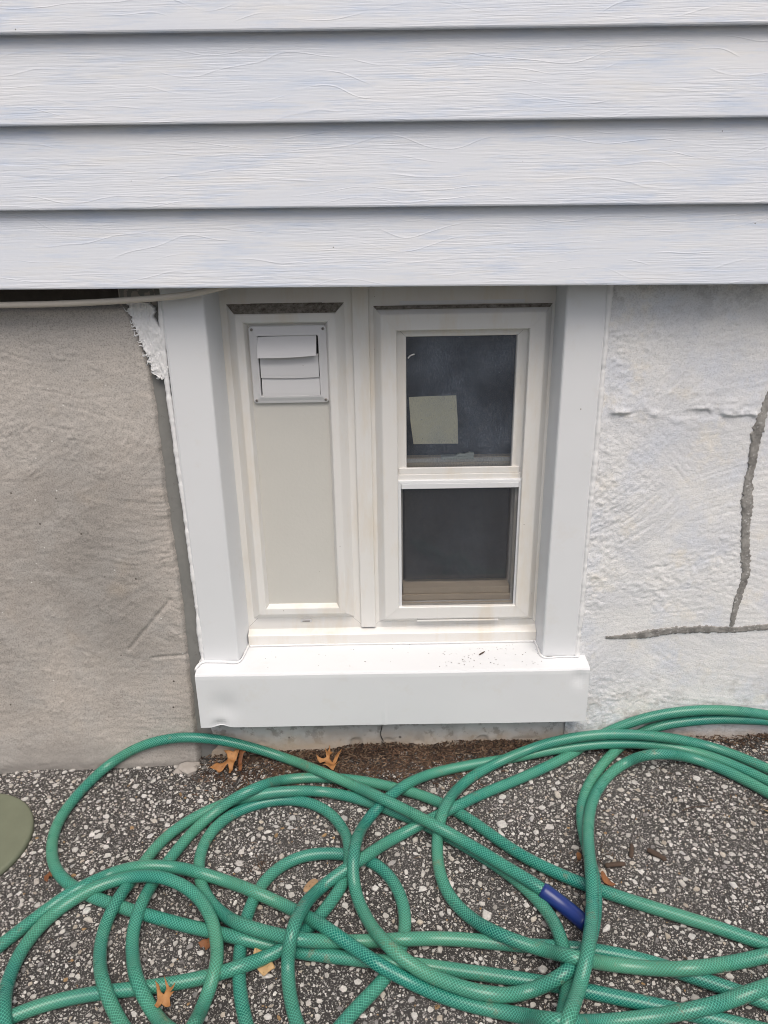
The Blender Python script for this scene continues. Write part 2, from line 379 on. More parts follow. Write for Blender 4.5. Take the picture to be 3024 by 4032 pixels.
def scatter(n, rfun, cell, occ):
    out = []
    x = rng.uniform(-1.15, 1.15, n); y = rng.uniform(-.86, -.004, n); r = rfun(n)
    for a, b, c in zip(x, y, r):
        i, j = int((a + 2) / cell), int((b + 2) / cell); ok = True; k = 1
        for u in range(i - k, i + k + 1):
            for v_ in range(j - k, j + k + 1):
                for (p, q, s) in occ.get((u, v_), ()):
                    if (p - a)**2 + (q - b)**2 < (.86 * (s + c))**2: ok = False; break
                if not ok: break
            if not ok: break
        if ok: occ.setdefault((i, j), []).append((a, b, c)); out.append((a, b, c))
    return out
occ = {}
big = scatter(11500, lambda n: np.clip(rng.lognormal(math.log(.0044), .33, n), .0030, .0115), .02, occ)
occ2 = {}
for L in occ.values():
    for q in L: occ2.setdefault((int((q[0] + 2) / .012), int((q[1] + 2) / .012)), []).append(q)
med = scatter(40000, lambda n: np.clip(rng.lognormal(math.log(.0021), .25, n), .0013, .0032), .012, occ2)
nt_ = 95000
tiny = np.stack([rng.uniform(-1.15, 1.15, nt_), rng.uniform(-.86, -.004, nt_), np.clip(rng.lognormal(math.log(.00085), .3, nt_), .0005, .0015)], 1)
def stone_cols(n):
    k = rng.random(n); c = np.zeros((n, 4)); c[:, 3] = 1
    pal = np.array([[.58, .56, .53], [.67, .655, .63], [.47, .45, .42], [.48, .43, .36], [.25, .24, .235], [.38, .25, .13]])
    i = np.searchsorted([.38, .62, .82, .91, .985], k); c[:, :3] = pal[i] * rng.uniform(.82, 1.1, (n, 1)); return c
def chips(S, ns, tops):
    """joined irregular flattened chips: rings of ns corners, one ring per (radius factor, height factor)"""
    S = np.asarray(S); n = len(S); nr = len(tops)
    a = np.sort((np.arange(ns)[None] + rng.uniform(-.32, .32, (n, ns))) * 2 * np.pi / ns, axis=1)
    rr = rng.uniform(.62, 1.2, (n, ns)); asp = rng.uniform(.45, 1, n); th = rng.uniform(0, np.pi, n)
    lx = np.cos(a) * rr; ly = np.sin(a) * rr * asp[:, None]
    ux = lx * np.cos(th)[:, None] - ly * np.sin(th)[:, None]; uy = lx * np.sin(th)[:, None] + ly * np.cos(th)[:, None]
    r = S[:, 2:3]; z0 = gz(S[:, 0], S[:, 1])[:, None]; hf = rng.uniform(.22, .5, (n, 1)); tx = rng.uniform(-.16, .16, (n, 1)); ty = rng.uniform(-.16, .16, (n, 1))
    V = np.zeros((n, nr, ns, 3))
    for k, (q, h) in enumerate(tops):
        V[:, k, :, 0] = S[:, 0:1] + ux * r * q; V[:, k, :, 1] = S[:, 1:2] + uy * r * q
        V[:, k, :, 2] = z0 + r * hf * h + (0 if k == 0 else r * q * (ux * tx + uy * ty))
    V[:, 0, :, 2] = z0 - .0012
    base = (np.arange(n) * nr * ns)[:, None]; F = []
    i = np.arange(ns); i2 = (i + 1) % ns
    for k in range(nr - 1):
        q = np.stack([k * ns + i, k * ns + i2, (k + 1) * ns + i2, (k + 1) * ns + i], -1)
        F += (base[:, :, None] + q[None]).reshape(-1, 4).tolist()
    F += (base + (nr - 1) * ns + i[None]).tolist()
    col = np.repeat(stone_cols(n), nr * ns, axis=0)
    return V.reshape(-1, 3), F, col
# the 300 stones that show largest stand alone, the rest are gravel
vis = lambda q: (abs(q[0]) < .60 + .27 * (q[1] + .62) / .62) and -.62 < q[1] < -.01
bs = sorted(big, key=lambda q: -(q[2] / (1.0 - .35 * q[1] - .35)) if vis(q) else 0)
top, rest = bs[:300], bs[300:]
v, f, c = chips(rest, 7, [(1.02, 0), (1.0, .55), (.88, .9), (.6, 1.0)]); o = obj('gravel', v, f, M_CHIP, pave, col=c, smooth=False); tag(o, kind='stuff')
v, f, c = chips(med, 6, [(1.0, 0), (.92, .7), (.6, 1.0)]); o = obj('small_gravel', v, f, M_CHIP, pave, col=c); tag(o, kind='stuff')
v, f, c = chips(tiny, 5, [(1.0, 0), (.7, 1.0)]); o = obj('fine_grit', v, f, M_CHIP, pave, col=c); tag(o, kind='stuff')
smesh = []
for k in range(14):
    ns = 8; a = np.sort((np.arange(ns) + rng.uniform(-.35, .35, ns)) * 2 * np.pi / ns); rr = rng.uniform(.66, 1.18, ns); asp = rng.uniform(.5, .95)
    V = []
    for q, h in [(1.02, -.25), (1.0, .16), (.86, .33), (.5, .4)]:
        for j in range(ns): V.append((math.cos(a[j]) * rr[j] * q, math.sin(a[j]) * rr[j] * q * asp, h + .05 * q * math.cos(a[j] - k)))
    F = [(r * ns + j, r * ns + (j + 1) % ns, (r + 1) * ns + (j + 1) % ns, (r + 1) * ns + j) for r in range(3) for j in range(ns)] + [tuple(3 * ns + j for j in range(ns))]
    me = bpy.data.meshes.new('stone'); me.from_pydata(V, [], F); me.materials.append(M_STONE); smesh.append(me)
for x, y, r in top:
    o = bpy.data.objects.new('stone', smesh[int(rng.integers(14))]); C.objects.link(o); o.parent = pave
    o.location = (x, y, float(gz(x, y))); o.scale = (r, r, r * rng.uniform(.6, 1.0)); o.rotation_euler = (0, 0, rng.uniform(0, 6.28))

# ------------------------------------------------------------------ house: core, foundation, siding
core = box('house_core', -3.2, 3.2, .17, 4.0, -.3, 2.7, M_DARK, bevel=0); tag(core, kind='structure')
fw = empty('foundation_wall', (0, 0, 0)); tag(fw, 'stucco foundation wall, taupe left of the window and white painted right of it', 'wall')
strip_z = [-.1, .235, .3925, .4984, .6384, .787, .875, .94, 1.0]; strip_x = [-.424, -.4225, -.4185, -.4205, -.4255, -.4222, -.4245, -.437, -.454]
def xe(z): return np.interp(z, strip_z, strip_x)
def strokes(X, Z, seed, n, box_, amp, fx, fz):
    r = np.random.default_rng(seed); H = np.zeros_like(X); Wt = np.full_like(X, 1e-6)
    for k in range(n):
        cx, cz = r.uniform(box_[0], box_[1]), r.uniform(box_[2], box_[3]); th = r.choice([r.normal(.05, .2), r.normal(.7, .25), r.normal(-.35, .2)])
        s = r.uniform(.07, .15); dx, dz = X - cx, Z - cz; bend = r.uniform(-2.2, 2.2)
        u = dx * math.cos(th) + dz * math.sin(th); q = -dx * math.sin(th) + dz * math.cos(th) + bend * u * u
        wg = np.exp(-(u / (1.5 * s))**4 - (q / s)**4) * (.3 + vn(X * 9, Z * 9, k)); ak = r.uniform(.15, 1.25)
        n1 = 1 - np.abs(2 * vn(u * fx + k * 7, q * fz + 3 * k, k) - 1)
        n1 = .7 * n1**1.5 + .3 * vn(u * fx * 3, q * fz * 2.1, k + 1)
        H += wg * (.5 + (n1 - .5) * ak); Wt += wg
    return amp * (H / Wt - .5) * np.clip(Wt * 3, 0, 1)
# left: taupe render with trowel and brush strokes
nr_, nc_ = 400, 330
z = np.linspace(-.07, .993, nr_)[:, None] * np.ones((1, nc_)); s = np.linspace(0, 1, nc_)[None] * np.ones((nr_, 1))
edge = xe(z) + .003 * fbm(z * 60, z * 0 + 2, 1) + .004 * fbm(z * 14, z * 0 + 5, 2)
x = -1.25 + s * (edge + 1.25)
rel = strokes(x, z, 3, 60, (-1.2, -.38, -.02, 1.0), .0032, 10, 165) + .0018 * fbm(x * 80, z * 110, 4) + .004 * fbm(x * 7, z * 7, 5) + .0007 * fbm(x * 260, z * 260, 6, 2)
lump = np.clip(fbm(x * 22 + 3, z * 22, 2) - .10, 0, 1); rel += .010 * lump * vn(x * 240, z * 240, 1)
# two old trowel gouges low beside the window
for (ax, az, bx, bz, dep, wd) in [(-.545, .285, -.445, .40, .003, .004), (-.50, .262, -.425, .268, .0025, .003), (-.56, .985, -.46, .985, .0, .01)]:
    t_ = np.clip(((x - ax) * (bx - ax) + (z - az) * (bz - az)) / ((bx - ax)**2 + (bz - az)**2), 0, 1)
    d_ = np.hypot(x - ax - t_ * (bx - ax), z - az - t_ * (bz - az)); rel -= dep * np.exp(-(d_ / wd)**2)
y = -.006 - rel - .012 * np.exp(-np.clip(z, 0, 1) / .05) * (.4 + vn(x * 9, z * 0, 3))
y += .016 * np.clip((s - .988) / .012, 0, 1)**1.6 + .02 * np.clip((z - .985) / .008, 0, 1)**2
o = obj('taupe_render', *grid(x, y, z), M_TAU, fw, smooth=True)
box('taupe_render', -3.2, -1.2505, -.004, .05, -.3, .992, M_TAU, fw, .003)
# cement patch between the render and the window trim
nr_, nc_ = 300, 22
z = np.linspace(-.05, 1.02, nr_)[:, None] * np.ones((1, nc_)); s = np.linspace(0, 1, nc_)[None] * np.ones((nr_, 1))
x = xe(z) - .012 + s * (-.386 - xe(z) + .012)
y = .0035 - .004 * fbm(x * 40, z * 12, 2) - .0012 * fbm(x * 160, z * 90, 5) + .006 * np.clip((s - .7) / .3, 0, 1)**2
o = obj('cement_patch', *grid(x, y, z), M_CEM, fw, smooth=True)
# right: rough white paint over render
nr_, nc_ = 420, 330
z = np.linspace(-.07, 1.05, nr_)[:, None] * np.ones((1, nc_)); x = np.linspace(.396, 1.25, nc_)[None] * np.ones((nr_, 1))
crust = np.clip(fbm(x * 80, z * 110, 3) + .05, 0, 1); m_ = np.clip(.25 + 3.0 * fbm(x * 7 + 9, z * 7, 6), 0.05, 1.2)
rel = .0058 * crust * m_ + .0030 * fbm(x * 190, z * 230, 2, 2) * (.35 + m_) + .005 * fbm(x * 6, z * 6, 7)
zr = .010 * fbm(x * 70, x * 0 + 3, 5) + np.interp(x, [.40, .445, .48, .515, .545, .575, .60, .63, .66, .69, .73], [.775, .778, .783, .773, .768, .780, .785, .775, .767, .771, .76]) + .003 * fbm(x * 60, x * 0, 3)
rel += .0066 * np.clip((z - zr) / .004, 0, 1) * np.exp(-np.clip(z - zr, 0, 1) / .022) * np.clip(2.4 * vn(x * 38 + 2, x * 0, 4) - .75, 0, 1.1) * (x < .71) * (.6 + .8 * vn(x * 140, z * 120, 2))
edgeb = np.exp(-np.clip(x - .40, 0, 1) / .035); rel += .0035 * edgeb * (1 - np.abs(2 * vn(x * 190, z * 22 + x * 40, 5) - 1))
rel += strokes(x, z, 11, 20, (.40, 1.0, .1, 1.0), .0020, 9, 150) * np.clip(1.15 - m_, 0, 1)
rel += .010 * np.clip(fbm(x * 16, z * 40 + 4, 1) - .08, 0, 1) * np.exp(-((z - .79) / .05)**2)
y = -.003 - rel - .01 * np.exp(-np.clip(z, 0, 1) / .05) * vn(x * 8, z * 0, 2) + .004 * np.clip((.41 - x) / .01, 0, 1)
obj('painted_render', *grid(x, y, z), M_WHT, fw, smooth=True)
box('painted_render', 1.2505, 3.2, -.002, .05, -.3, 1.05, M_WHT, fw, .003)
# footing strip under the sill
nr_, nc_ = 75, 320
z = np.linspace(-.05, .15, nr_)[:, None] * np.ones((1, nc_)); x = np.linspace(-.432, .41, nc_)[None] * np.ones((nr_, 1))
chipm = np.clip((vn(x * 28, z * 34, 4) - .62) * 6, 0, 1) * np.clip((.075 - z) / .05, 0, 1)
y = .004 - .005 * fbm(x * 9, z * 9, 3) - .002 * fbm(x * 90, z * 90, 2) + .007 * chipm - .012 * np.exp(-np.clip(z, 0, 1) / .03) * vn(x * 12, z * 0, 5)
obj('footing', *grid(x, y, z), M_FOOT, fw, smooth=True)
def ribbon(name, P, wid, m, off, parent, seed=0, step=.004, rag=.35, relief=.001):
    P = catmull(P, step); n = len(P); T = np.gradient(P, axis=0); T /= np.linalg.norm(T, axis=1)[:, None]
    wd = np.interp(np.linspace(0, 1, n), np.linspace(0, 1, len(wid)), wid); nc = 9
    X = np.zeros((n, nc)); Z = X.copy(); Y = X.copy(); r = np.random.default_rng(seed)
    L = np.arange(n) * step
    e1 = 1 + rag * fbm(L * 60, L * 0 + seed, 1) + rag * 1.6 * fbm(L * 330, L * 0 + seed, 3, 3); e2 = 1 + rag * fbm(L * 50, L * 0 + seed + 9, 2) + rag * 1.6 * fbm(L * 330, L * 0 + seed + 5, 4, 3)
    for j in range(nc):
        q = -1 + 2 * j / (nc - 1); ee = np.where(q < 0, e1, e2)
        X[:, j] = P[:, 0] - T[:, 1] * q * wd * .5 * ee; Z[:, j] = P[:, 1] + T[:, 0] * q * wd * .5 * ee
        Y[:, j] = off - relief * (1 - q**6) * (1 + 1.2 * fbm(X[:, j] * 150, Z[:, j] * 150, 4)) + (.006 if abs(q) == 1 else 0)
    return obj(name, *grid(X, Y, Z), m, parent, smooth=True)
vc = [(.734, .83), (.7255, .797), (.715, .7315), (.7165, .68), (.716, .628), (.722, .57), (.7286, .508), (.737, .46), (.741, .435), (.735, .385), (.732, .355), (.7292, .315)]
o = ribbon('crack_filler', vc, [.016, .021, .024, .015, .027, .021, .025, .020, .018, .011], M_FILL, -.0042, fw, 3, .0026, .55, .0007); tag(o, 'grey mortar filling a vertical crack in the white wall')
hc = [(.466, .2926), (.50, .2935), (.5568, .2988), (.60, .306), (.634, .3075), (.68, .3085), (.73, .3055), (.77, .309), (.81, .3125), (.90, .310), (1.05, .316)]
o = ribbon('crack_filler', hc, [.006, .021, .020, .017, .016, .020, .024, .022], M_FILL, -.0044, fw, 5, .0026, .55, .0007); tag(o, 'grey mortar filling a level crack in the white wall')
for P, wd in [([(-.012, .125), (-.016, .10), (-.012, .075), (-.016, .05), (-.010, .03)], [.0006, .0016, .001, .0016, .0006])]:
    ribbon('open_crack', P, wd, M_DCRACK, -.0018, fw, 4, .003, .3, .0004)
# caulk along the trim, and the torn smear at its top left
def bead(name, P, rad, seed, parent, m=None, flat=.6):
    P = catmull(P, .004); n = len(P); r = rad * (1 + .9 * fbm(np.arange(n) * .09, np.arange(n) * 0 + seed, 2) + .5 * fbm(np.arange(n) * .5, np.arange(n) * 0 + seed, 3))
    v, f, _ = tube(P, r, 9); v = np.array(v); return obj(name, v, f, m or M_CAU, parent, smooth=True)
bead('caulk_bead', [(-.3948 + .003 * math.sin(q * 7) + .004 * (vn(q * 6, 3.) - .5), -.004, .24 + q * .76) for q in np.linspace(0, 1, 40)], .0052, 1, fw)
bead('caulk_bead', [(.4075 + .004 * (vn(q * 5, 8.) - .5), -.005, .245 + q * .775) for q in np.linspace(0, 1, 40)], .0055, 5, fw)
nr_, nc_ = 110, 40
tz = np.linspace(0, 1, nr_)[:, None] * np.ones((1, nc_)); tq = np.linspace(0, 1, nc_)[None] * np.ones((nr_, 1))
zz = .862 + tz * .135
lft = -.4235 - .031 * np.clip((zz - .885) / .11, 0, 1) + .010 * fbm(zz * 120, zz * 0, 2) + .007 * fbm(zz * 420, zz * 0, 5); rgt = -.394 + .010 * fbm(zz * 90, zz * 0 + 3, 4) - .022 * np.clip((zz - .945) / .05, 0, 1) + .012 * fbm(zz * 60, zz * 0 + 6, 2); rgt = np.maximum(rgt, lft + .006)
lft = lft + .012 * np.clip((.89 - zz) / .03, 0, 1) * vn(zz * 300, zz * 0, 1)
xx = lft + tq * (rgt - lft)
yy = -.0080 - .006 * fbm(xx * 150, zz * 45, 1) - .0040 * fbm(xx * 420, zz * 140, 3) - .004 * np.exp(-(tq / .12)**2) * vn(xx * 200, zz * 160, 2)
yy += .012 * (np.abs(tq - .5) > .49)
zz = zz + .012 * fbm(tq * 9, tq * 0 + 4, 2) * (tz < .03)
o = obj('caulk_smear', *grid(xx, yy, zz), M_CAU, fw, smooth=True); tag(o, 'torn smear of white caulk under the siding')
for k in range(14):
    a = rng.uniform(0, 1); zc = .875 + a * .12; x0_ = float(-.4235 - .031 * np.clip((zc - .885) / .11, 0, 1)) + .002
    P = [(x0_, -.010, zc), (x0_ - rng.uniform(.002, .006), -.013, zc + rng.uniform(-.003, .004)), (x0_ - rng.uniform(.004, .011), -.012, zc + rng.uniform(-.004, .008))]
    v, f, _ = tube(catmull(P, .001), np.linspace(.0014, .0005, len(catmull(P, .001))), 5); obj('caulk_wisp', v, f, M_CAU, fw, smooth=True)
box('sill_plate', -3.2, -.33, .035, .12, .985, 1.08, simple('weathered_timber', (.10, .088, .075), .9, .4, 50, .5), fw, .003)
# broken masonry showing in the gap under the siding
v, f = boxvf(-.47, -.40, .004, .09, .99, 1.06); v = [(a + rng.uniform(-.006, .006), b, c_ + rng.uniform(-.005, .005)) for a, b, c_ in v]
obj('mortar_lump', v, f, M_RUBBLE, fw, bevel=.004)

sid = empty('house_siding', (0, -.075, 1.02)); tag(sid, 'pale blue grey wood-grain clapboard siding above the window', 'siding')
def plank(k):
    z0 = 1.0243 + .1249 * k; sl = [-.009, -.007, -.004, -.0026][k] if k < 4 else -.002
    prof = [(-.010, .006), (-.034, .0), (-.0425, -.0006), (-.0446, .0004), (-.0452, .0025), (-.0448, .006), (-.0290, .129), (-.0265, .146)]
    xs = np.concatenate([[-3.2], np.linspace(-1.4, 1.4, 60), [3.2]])
    X = np.repeat(xs[:, None], len(prof), 1); Y = np.array([p[0] for p in prof])[None] - .03 + .0012 * fbm(X * 1.3, X * 0 + k * 3.3, k)
    Zz = z0 + np.array([p[1] for p in prof])[None] + np.clip(sl * X, -.012, .012) + .0010 * fbm(X * 2.1, X * 0 + k * 1.7, k + 2)
    return obj('siding_plank', *grid(X, Y, Zz), M_SID, sid, smooth=False)
for k in range(12): plank(k)
box('sheathing', -3.2, 3.2, -.036, -.004, 1.06, 2.7, M_DARK, sid, 0)

# ------------------------------------------------------------------ window
win = empty('basement_window', (0, .05, .115)); tag(win, 'white framed basement window with tan blank panel, dark sash and wide sill', 'window')
# bent aluminium jamb trim: face plus return
def extr(name, prof, z0, z1, m, parent=win, bevel=.0012, nz=2):
    zs = np.linspace(z0, z1, nz); X = np.array([p[0] for p in prof])[None] * np.ones((nz, 1)); Y = np.array([p[1] for p in prof])[None] * np.ones((nz, 1)); Z = zs[:, None] * np.ones((1, len(prof)))
    return obj(name, *grid(X, Y, Z), m, parent, bevel=bevel)
def jamb(sg, xo, xi, xb, z0):
    nz = 50; prof = [(xo, .012), (xo, -.007), (xo + sg * .004, -.009), (xi - sg * .002, -.009), (xi, -.0078), (xi + sg * .0015, -.005), (xb, .07)]
    z = np.linspace(z0, 1.045, nz); X = np.array([p[0] for p in prof])[None] + .0008 * fbm(z * 6, z * 0 + sg, 2)[:, None]; Y = np.array([p[1] for p in prof])[None] + .0018 * fbm(z * 5, z * 0 + 7 * sg, 3)[:, None] * np.array([0, 1, 1, 1, 1, 1, 0])[None]
    v, f = grid(X, Y, z[:, None] * np.ones((1, len(prof))))
    return obj('jamb_trim', v, f if sg > 0 else [q[::-1] for q in f], M_ALU, win)
jamb(1, -.3915, -.316, -.301, .250); jamb(-1, .4045, .3335, .3285, .2525)
box('head_trim', -.318, .336, .0655, .075, .978, 1.06, M_ALU, win, .001)
# sill: top, drip edge, apron with dents and a seam
nxs = 120; xs = np.linspace(-.401, .4255, nxs)
prof = [(.066, .2535), (.03, .2522), (-.02, .2492), (-.046, .2468), (-.0495, .2458), (-.0515, .2425)] + [(-.052, .24 - .0625 * q) for q in np.linspace(0, 1, 14)[1:]] + [(-.052, .1775 - .0625 * q) for q in np.linspace(0, 1, 14)[1:]] + [(-.049, .1138), (-.012, .1145)]
X = xs[:, None] * np.ones((1, len(prof))); Y = np.array([p[0] for p in prof])[None] * np.ones((nxs, 1)); Z = np.array([p[1] for p in prof])[None] + .0045 * (X + .39) / .82 * 0
on = (Y < -.045)
dent = lambda cx, cz, sx, sz, a: a * np.exp(-((X - cx) / sx)**2 - ((Z - cz) / sz)**2)
Y = Y + on * (dent(-.345, .165, .03, .03, .0045) + dent(-.36, .12, .014, .012, .006) + dent(.405, .225, .015, .02, .0035) + .0035 * fbm(X * 4, Z * 4, 2)) - on * dent(-.004, .13, .004, .03, .0012)
Z = Z + (Z < .117) * (dent(-.355, .115, .014, .02, .0035) + .001 * fbm(X * 8, X * 0, 3))
v, f = grid(X, Y, Z); f = [q[::-1] for q in f]
sill = obj('sill', v, f, M_ALU, win, smooth=False)
for xe_, sg in ((-.401, -1), (.4255, 1)):
    pts = [(xe_, p[0] if p[0] > -.05 else -.0515, p[1]) for p in [(.0, .2500), (-.046, .2468), (-.052, .24), (-.052, .115), (0, .1145)]]
    obj('sill_end', pts, [(0, 1, 2, 3, 4) if sg < 0 else (4, 3, 2, 1, 0)], M_ALU, sill)
bead('sill_caulk', [(-.404, -.02, .235), (-.402, -.03, .25), (-.391, -.010, .2525), (-.35, -.0105, .2525), (-.315, -.011, .2525), (-.306, .03, .254), (-.302, .058, .257)], .0028, 2, win)
bead('sill_caulk', [(.41, -.012, .252), (.37, -.011, .2515), (.334, -.011, .252), (.329, .03, .254), (.3275, .058, .258)], .002, 3, win)
bead('sill_caulk', [(-.3, .0475, .2555), (-.1, .0478, .256), (.1, .0475, .2555), (.325, .0478, .256)], .0022, 6, win)
V_, F_ = [], []
for k_ in range(90):
    xx_ = rng.uniform(.10, .33) if k_ < 62 else rng.uniform(-.3, .33); yy_ = rng.uniform(-.04, .045); a_ = rng.uniform(0, 6.28); l_ = rng.uniform(.0006, .0022); z_ = .2478 + .055 * (yy_ + .046) * .9
    n_ = len(V_); V_ += [(xx_ + l_ * math.cos(a_ + q), yy_ + .5 * l_ * math.sin(a_ + q), z_ + (.0002 if q else .0009)) for q in (0, 1.8, 3.6)] + [(xx_, yy_, z_ + .0014)]; F_ += [(n_, n_ + 1, n_ + 3), (n_ + 1, n_ + 2, n_ + 3), (n_ + 2, n_, n_ + 3)]
tag(obj('sill_dirt', V_, F_, M_BARK, win), kind='stuff')
# stepped base of the vinyl frame
bs_prof = [(.047, .252), (.047, .2795), (.049, .2815), (.0635, .2885), (.0635, .2925)]
v = [(xx_, p[0], p[1]) for xx_ in (-.302, .329) for p in bs_prof]; n = len(bs_prof)
obj('frame_base', v, [(i, i + 1, n + i + 1, n + i)[::-1] for i in range(n - 1)], M_VIN, win)
box('frame_flange', -.303, .330, .0635, .0645, .2925, 1.05, M_VIN, win, 0) if False else None
def loop(rect, prof, m, parent, names=('frame_stile', 'frame_rail'), gap=.00025):
    """four mitred members; prof = (inset from rect, y) points"""
    x0, x1, z0, z1 = rect; out = []
    P = []
    for i, (d, y_) in enumerate(prof):      # chamfer inner corners of the profile
        if 0 < i < len(prof) - 1:
            a, b = np.array(prof[i - 1]), np.array(prof[i + 1]); c_ = np.array((d, y_)); r = .0011
            for q in (a, b):
                e = q - c_; L = np.linalg.norm(e); P.append(tuple(c_ + e / L * min(r, L * .4)))
        else: P.append((d, y_))
    n = len(P)
    for side in range(4):
        v = []
        for d, y_ in P:
            if side == 0: e = [(x0 + d, y_, z0 + d + gap), (x0 + d, y_, z1 - d - gap)]
            if side == 1: e = [(x1 - d, y_, z1 - d - gap), (x1 - d, y_, z0 + d + gap)]
            if side == 2: e = [(x0 + d + gap, y_, z1 - d), (x1 - d - gap, y_, z1 - d)]
            if side == 3: e = [(x1 - d - gap, y_, z0 + d), (x0 + d + gap, y_, z0 + d)]
            v += e
        out.append(obj(names[0] if side < 2 else names[1], v, [(2 * i, 2 * i + 2, 2 * i + 3, 2 * i + 1)[::-1] for i in range(n - 1)], m, parent))
    return out
# flat back flange behind both units, fixed unit, mullion, hung unit
loop((-.3035, -.050, .292, 1.045), [(0, .064), (.06, .064)], M_VIN, win, ('flange', 'flange'))
loop((-.0245, .3305, .292, 1.045), [(0, .0642), (.06, .0642)], M_VIN, win, ('flange', 'flange'))
fx = loop((-.2915, -.0665, .3135, .9855), [(0, .066), (.019, .047), (.0335, .047), (.0395, .0605), (.0395, .075)], M_VIN, win)
panel = box('blank_panel', -.262, -.092, .0595, .066, .343, .955, M_PAN, win, 0); tag(panel, 'tan pebbled blank panel below the vent')
mull = extr('mullion', [(-.0545, .066), (-.0545, .0595), (-.053, .0575), (-.0235, .0575), (-.022, .0595), (-.022, .066)], .2925, 1.05, M_VIN)
rg_ = loop((-.0165, .3255, .3000, .9785), [(0, .066), (.0020, .0645), (.0150, .0490), (.0170, .0475), (.0455, .046), (.0455, .085)], M_VIN, win)
# dirt lying on the upward-facing ledge of each head rail
def ledge(x0, x1, d0, d1, zt, y0, y1, nm):
    v = [(x0 + d0, y0, zt - d0), (x1 - d0, y0, zt - d0), (x1 - d1, y1, zt - d1), (x0 + d1, y1, zt - d1)]; n_ = 40
    X = np.zeros((n_, 4)); Y = X.copy(); Z = X.copy()
    for j in range(4):
        q = j / 3; a = np.array(v[0]) + (np.array(v[3]) - np.array(v[0])) * q; b = np.array(v[1]) + (np.array(v[2]) - np.array(v[1])) * q
        for i in range(n_):
            p = a + (b - a) * i / (n_ - 1); X[i, j], Y[i, j], Z[i, j] = p[0], p[1] - .0009, p[2] + .0009
    return obj(nm, *[(lambda vf: (vf[0], [q[::-1] for q in vf[1]]))(grid(X, Y, Z))][0], M_GRI, win)
ledge(-.2915, -.0665, .001, .0182, .9855, .066, .0477, 'ledge_grime')
# weep slot
box('weep_slot', -.187, -.162, .0615, .0645, .3045, .3105, M_VENT, win, .002); box('weep_slot', -.183, -.166, .0608, .0618, .3062, .3085, M_GRI, win, .0005)
# hung unit: top ledge lip, tracks, upper sash, lower sash, screen
ledge(-.0165, .3255, .0024, .0085, .9785, .0637, .0565, 'ledge_grime')
loop((.0282, .2805, .300, .9365), [(0, .0655), (.0035, .0655), (.0035, .072), (.008, .072)], M_VIN, win, ('track', 'track'))
us = loop((.0315, .2768, .6305, .9345), [(0, .080), (.001, .0655), (.0145, .0655), (.0162, .0675), (.0162, .082)], M_VIN, win, ('sash_stile', 'sash_rail'))
v, f = join([boxvf(.0285, .2798, .058, .0655, .6315, .6435), boxvf(.0318, .2765, .0605, .0665, .6435, .6565)]); obj('meeting_rail', v, f, M_VIN, win, bevel=.0012)
gp = box('glass_pane', .0465, .262, .0755, .0785, .65, .928, M_GLASS, win, 0)
ls = loop((.030, .279, .318, .666), [(0, .118), (0, .092), (.0078, .092), (.010, .096), (.010, .118)], M_VIN, win, ('sash_stile', 'sash_rail'))
v, f = join([boxvf(.0302, .2788, .064, .112, .322, .349), boxvf(.0305, .2785, .068, .112, .350, .364), boxvf(.0385, .2705, .072, .112, .365, .3795), boxvf(.0385, .2705, .094, .112, .646, .668)]); obj('sash_rail', v, f, simple('yellowed_vinyl', (.66, .56, .44), .5, .12, 30), win, bevel=.001)
box('glass_pane', .045, .265, .101, .104, .33, .65, M_GLASS, win, 0)
lk = box('sash_lock', .1195, .187, .088, .105, .664, .671, M_LOCK, win, .002)
v, f = grid(*(lambda q: (.147 + .040 * q, .089 + 0 * q, .6715 + np.array([[0, .006, .004, .0075, .0065]]).repeat(2, 0) * np.array([[0], [1]])))(np.linspace(0, 1, 5)[None] * np.ones((2, 1)))); obj('lever', v, f, M_LOCK, lk).modifiers.new('thick', 'SOLIDIFY').thickness = .006
sf = loop((.0285, .2828, .3115, .6325), [(0, .066), (0, .0525), (.0070, .0515), (.0072, .058)], M_ALU, win, ('screen_stile', 'screen_rail'))
# top and bottom screen rails are broader than the stiles
v, f = join([boxvf(.0362, .2752, .0512, .058, .6145, .626)]); obj('screen_rail', v, f, M_ALU, win, bevel=.001)
v, f = join([boxvf(.0362, .2752, .0512, .058, .318, .3385)]); obj('screen_rail', v, f, M_ALU, win, bevel=.001)
box('pull_tab', .068, .245, .0485, .0535, .3085, .3118, M_VIN, win, .0006)
parts = []; p = .00155; t_ = .00020
for q in np.arange(.0355, .2756, p): parts.append(boxvf(q, q + t_, .0545, .0549, .338, .615))
for q in np.arange(.338, .615, p): parts.append(boxvf(.0355, .2756, .0549, .0553, q, q + t_))
o = obj('insect_screen', *join(parts), M_SCR, win); tag(o, 'dark insect screen over the lower sash', kind='stuff')
cu = grid(*(lambda X, Z: (X, .148 + .006 * np.sin(X * 60) + .003 * fbm(X * 20, Z * 3, 2), Z))(*np.meshgrid(np.linspace(-.1, .36, 60), np.linspace(.2, 1.03, 20))))
tag(obj('curtain', *cu, M_CURT, smooth=True), 'dark slate cloth hanging inside behind the window glass', 'curtain')
cardv = [(.0531, .0815, .7977), (.10, .0815, .7992), (.1471, .0815, .7998), (.151, .0815, .75), (.1527, .0815, .7003), (.105, .0815, .7009), (.0622, .0815, .7008), (.056, .0815, .75)]
card = obj('card', cardv + [(a, b + .0008, c_) for a, b, c_ in cardv], [tuple(range(8))[::-1], tuple(range(8, 16))] + [(i, (i + 1) % 8, 8 + (i + 1) % 8, 8 + i) for i in range(8)], M_PAPER)
tag(card, 'yellowed square card stuck inside the upper pane', 'card')
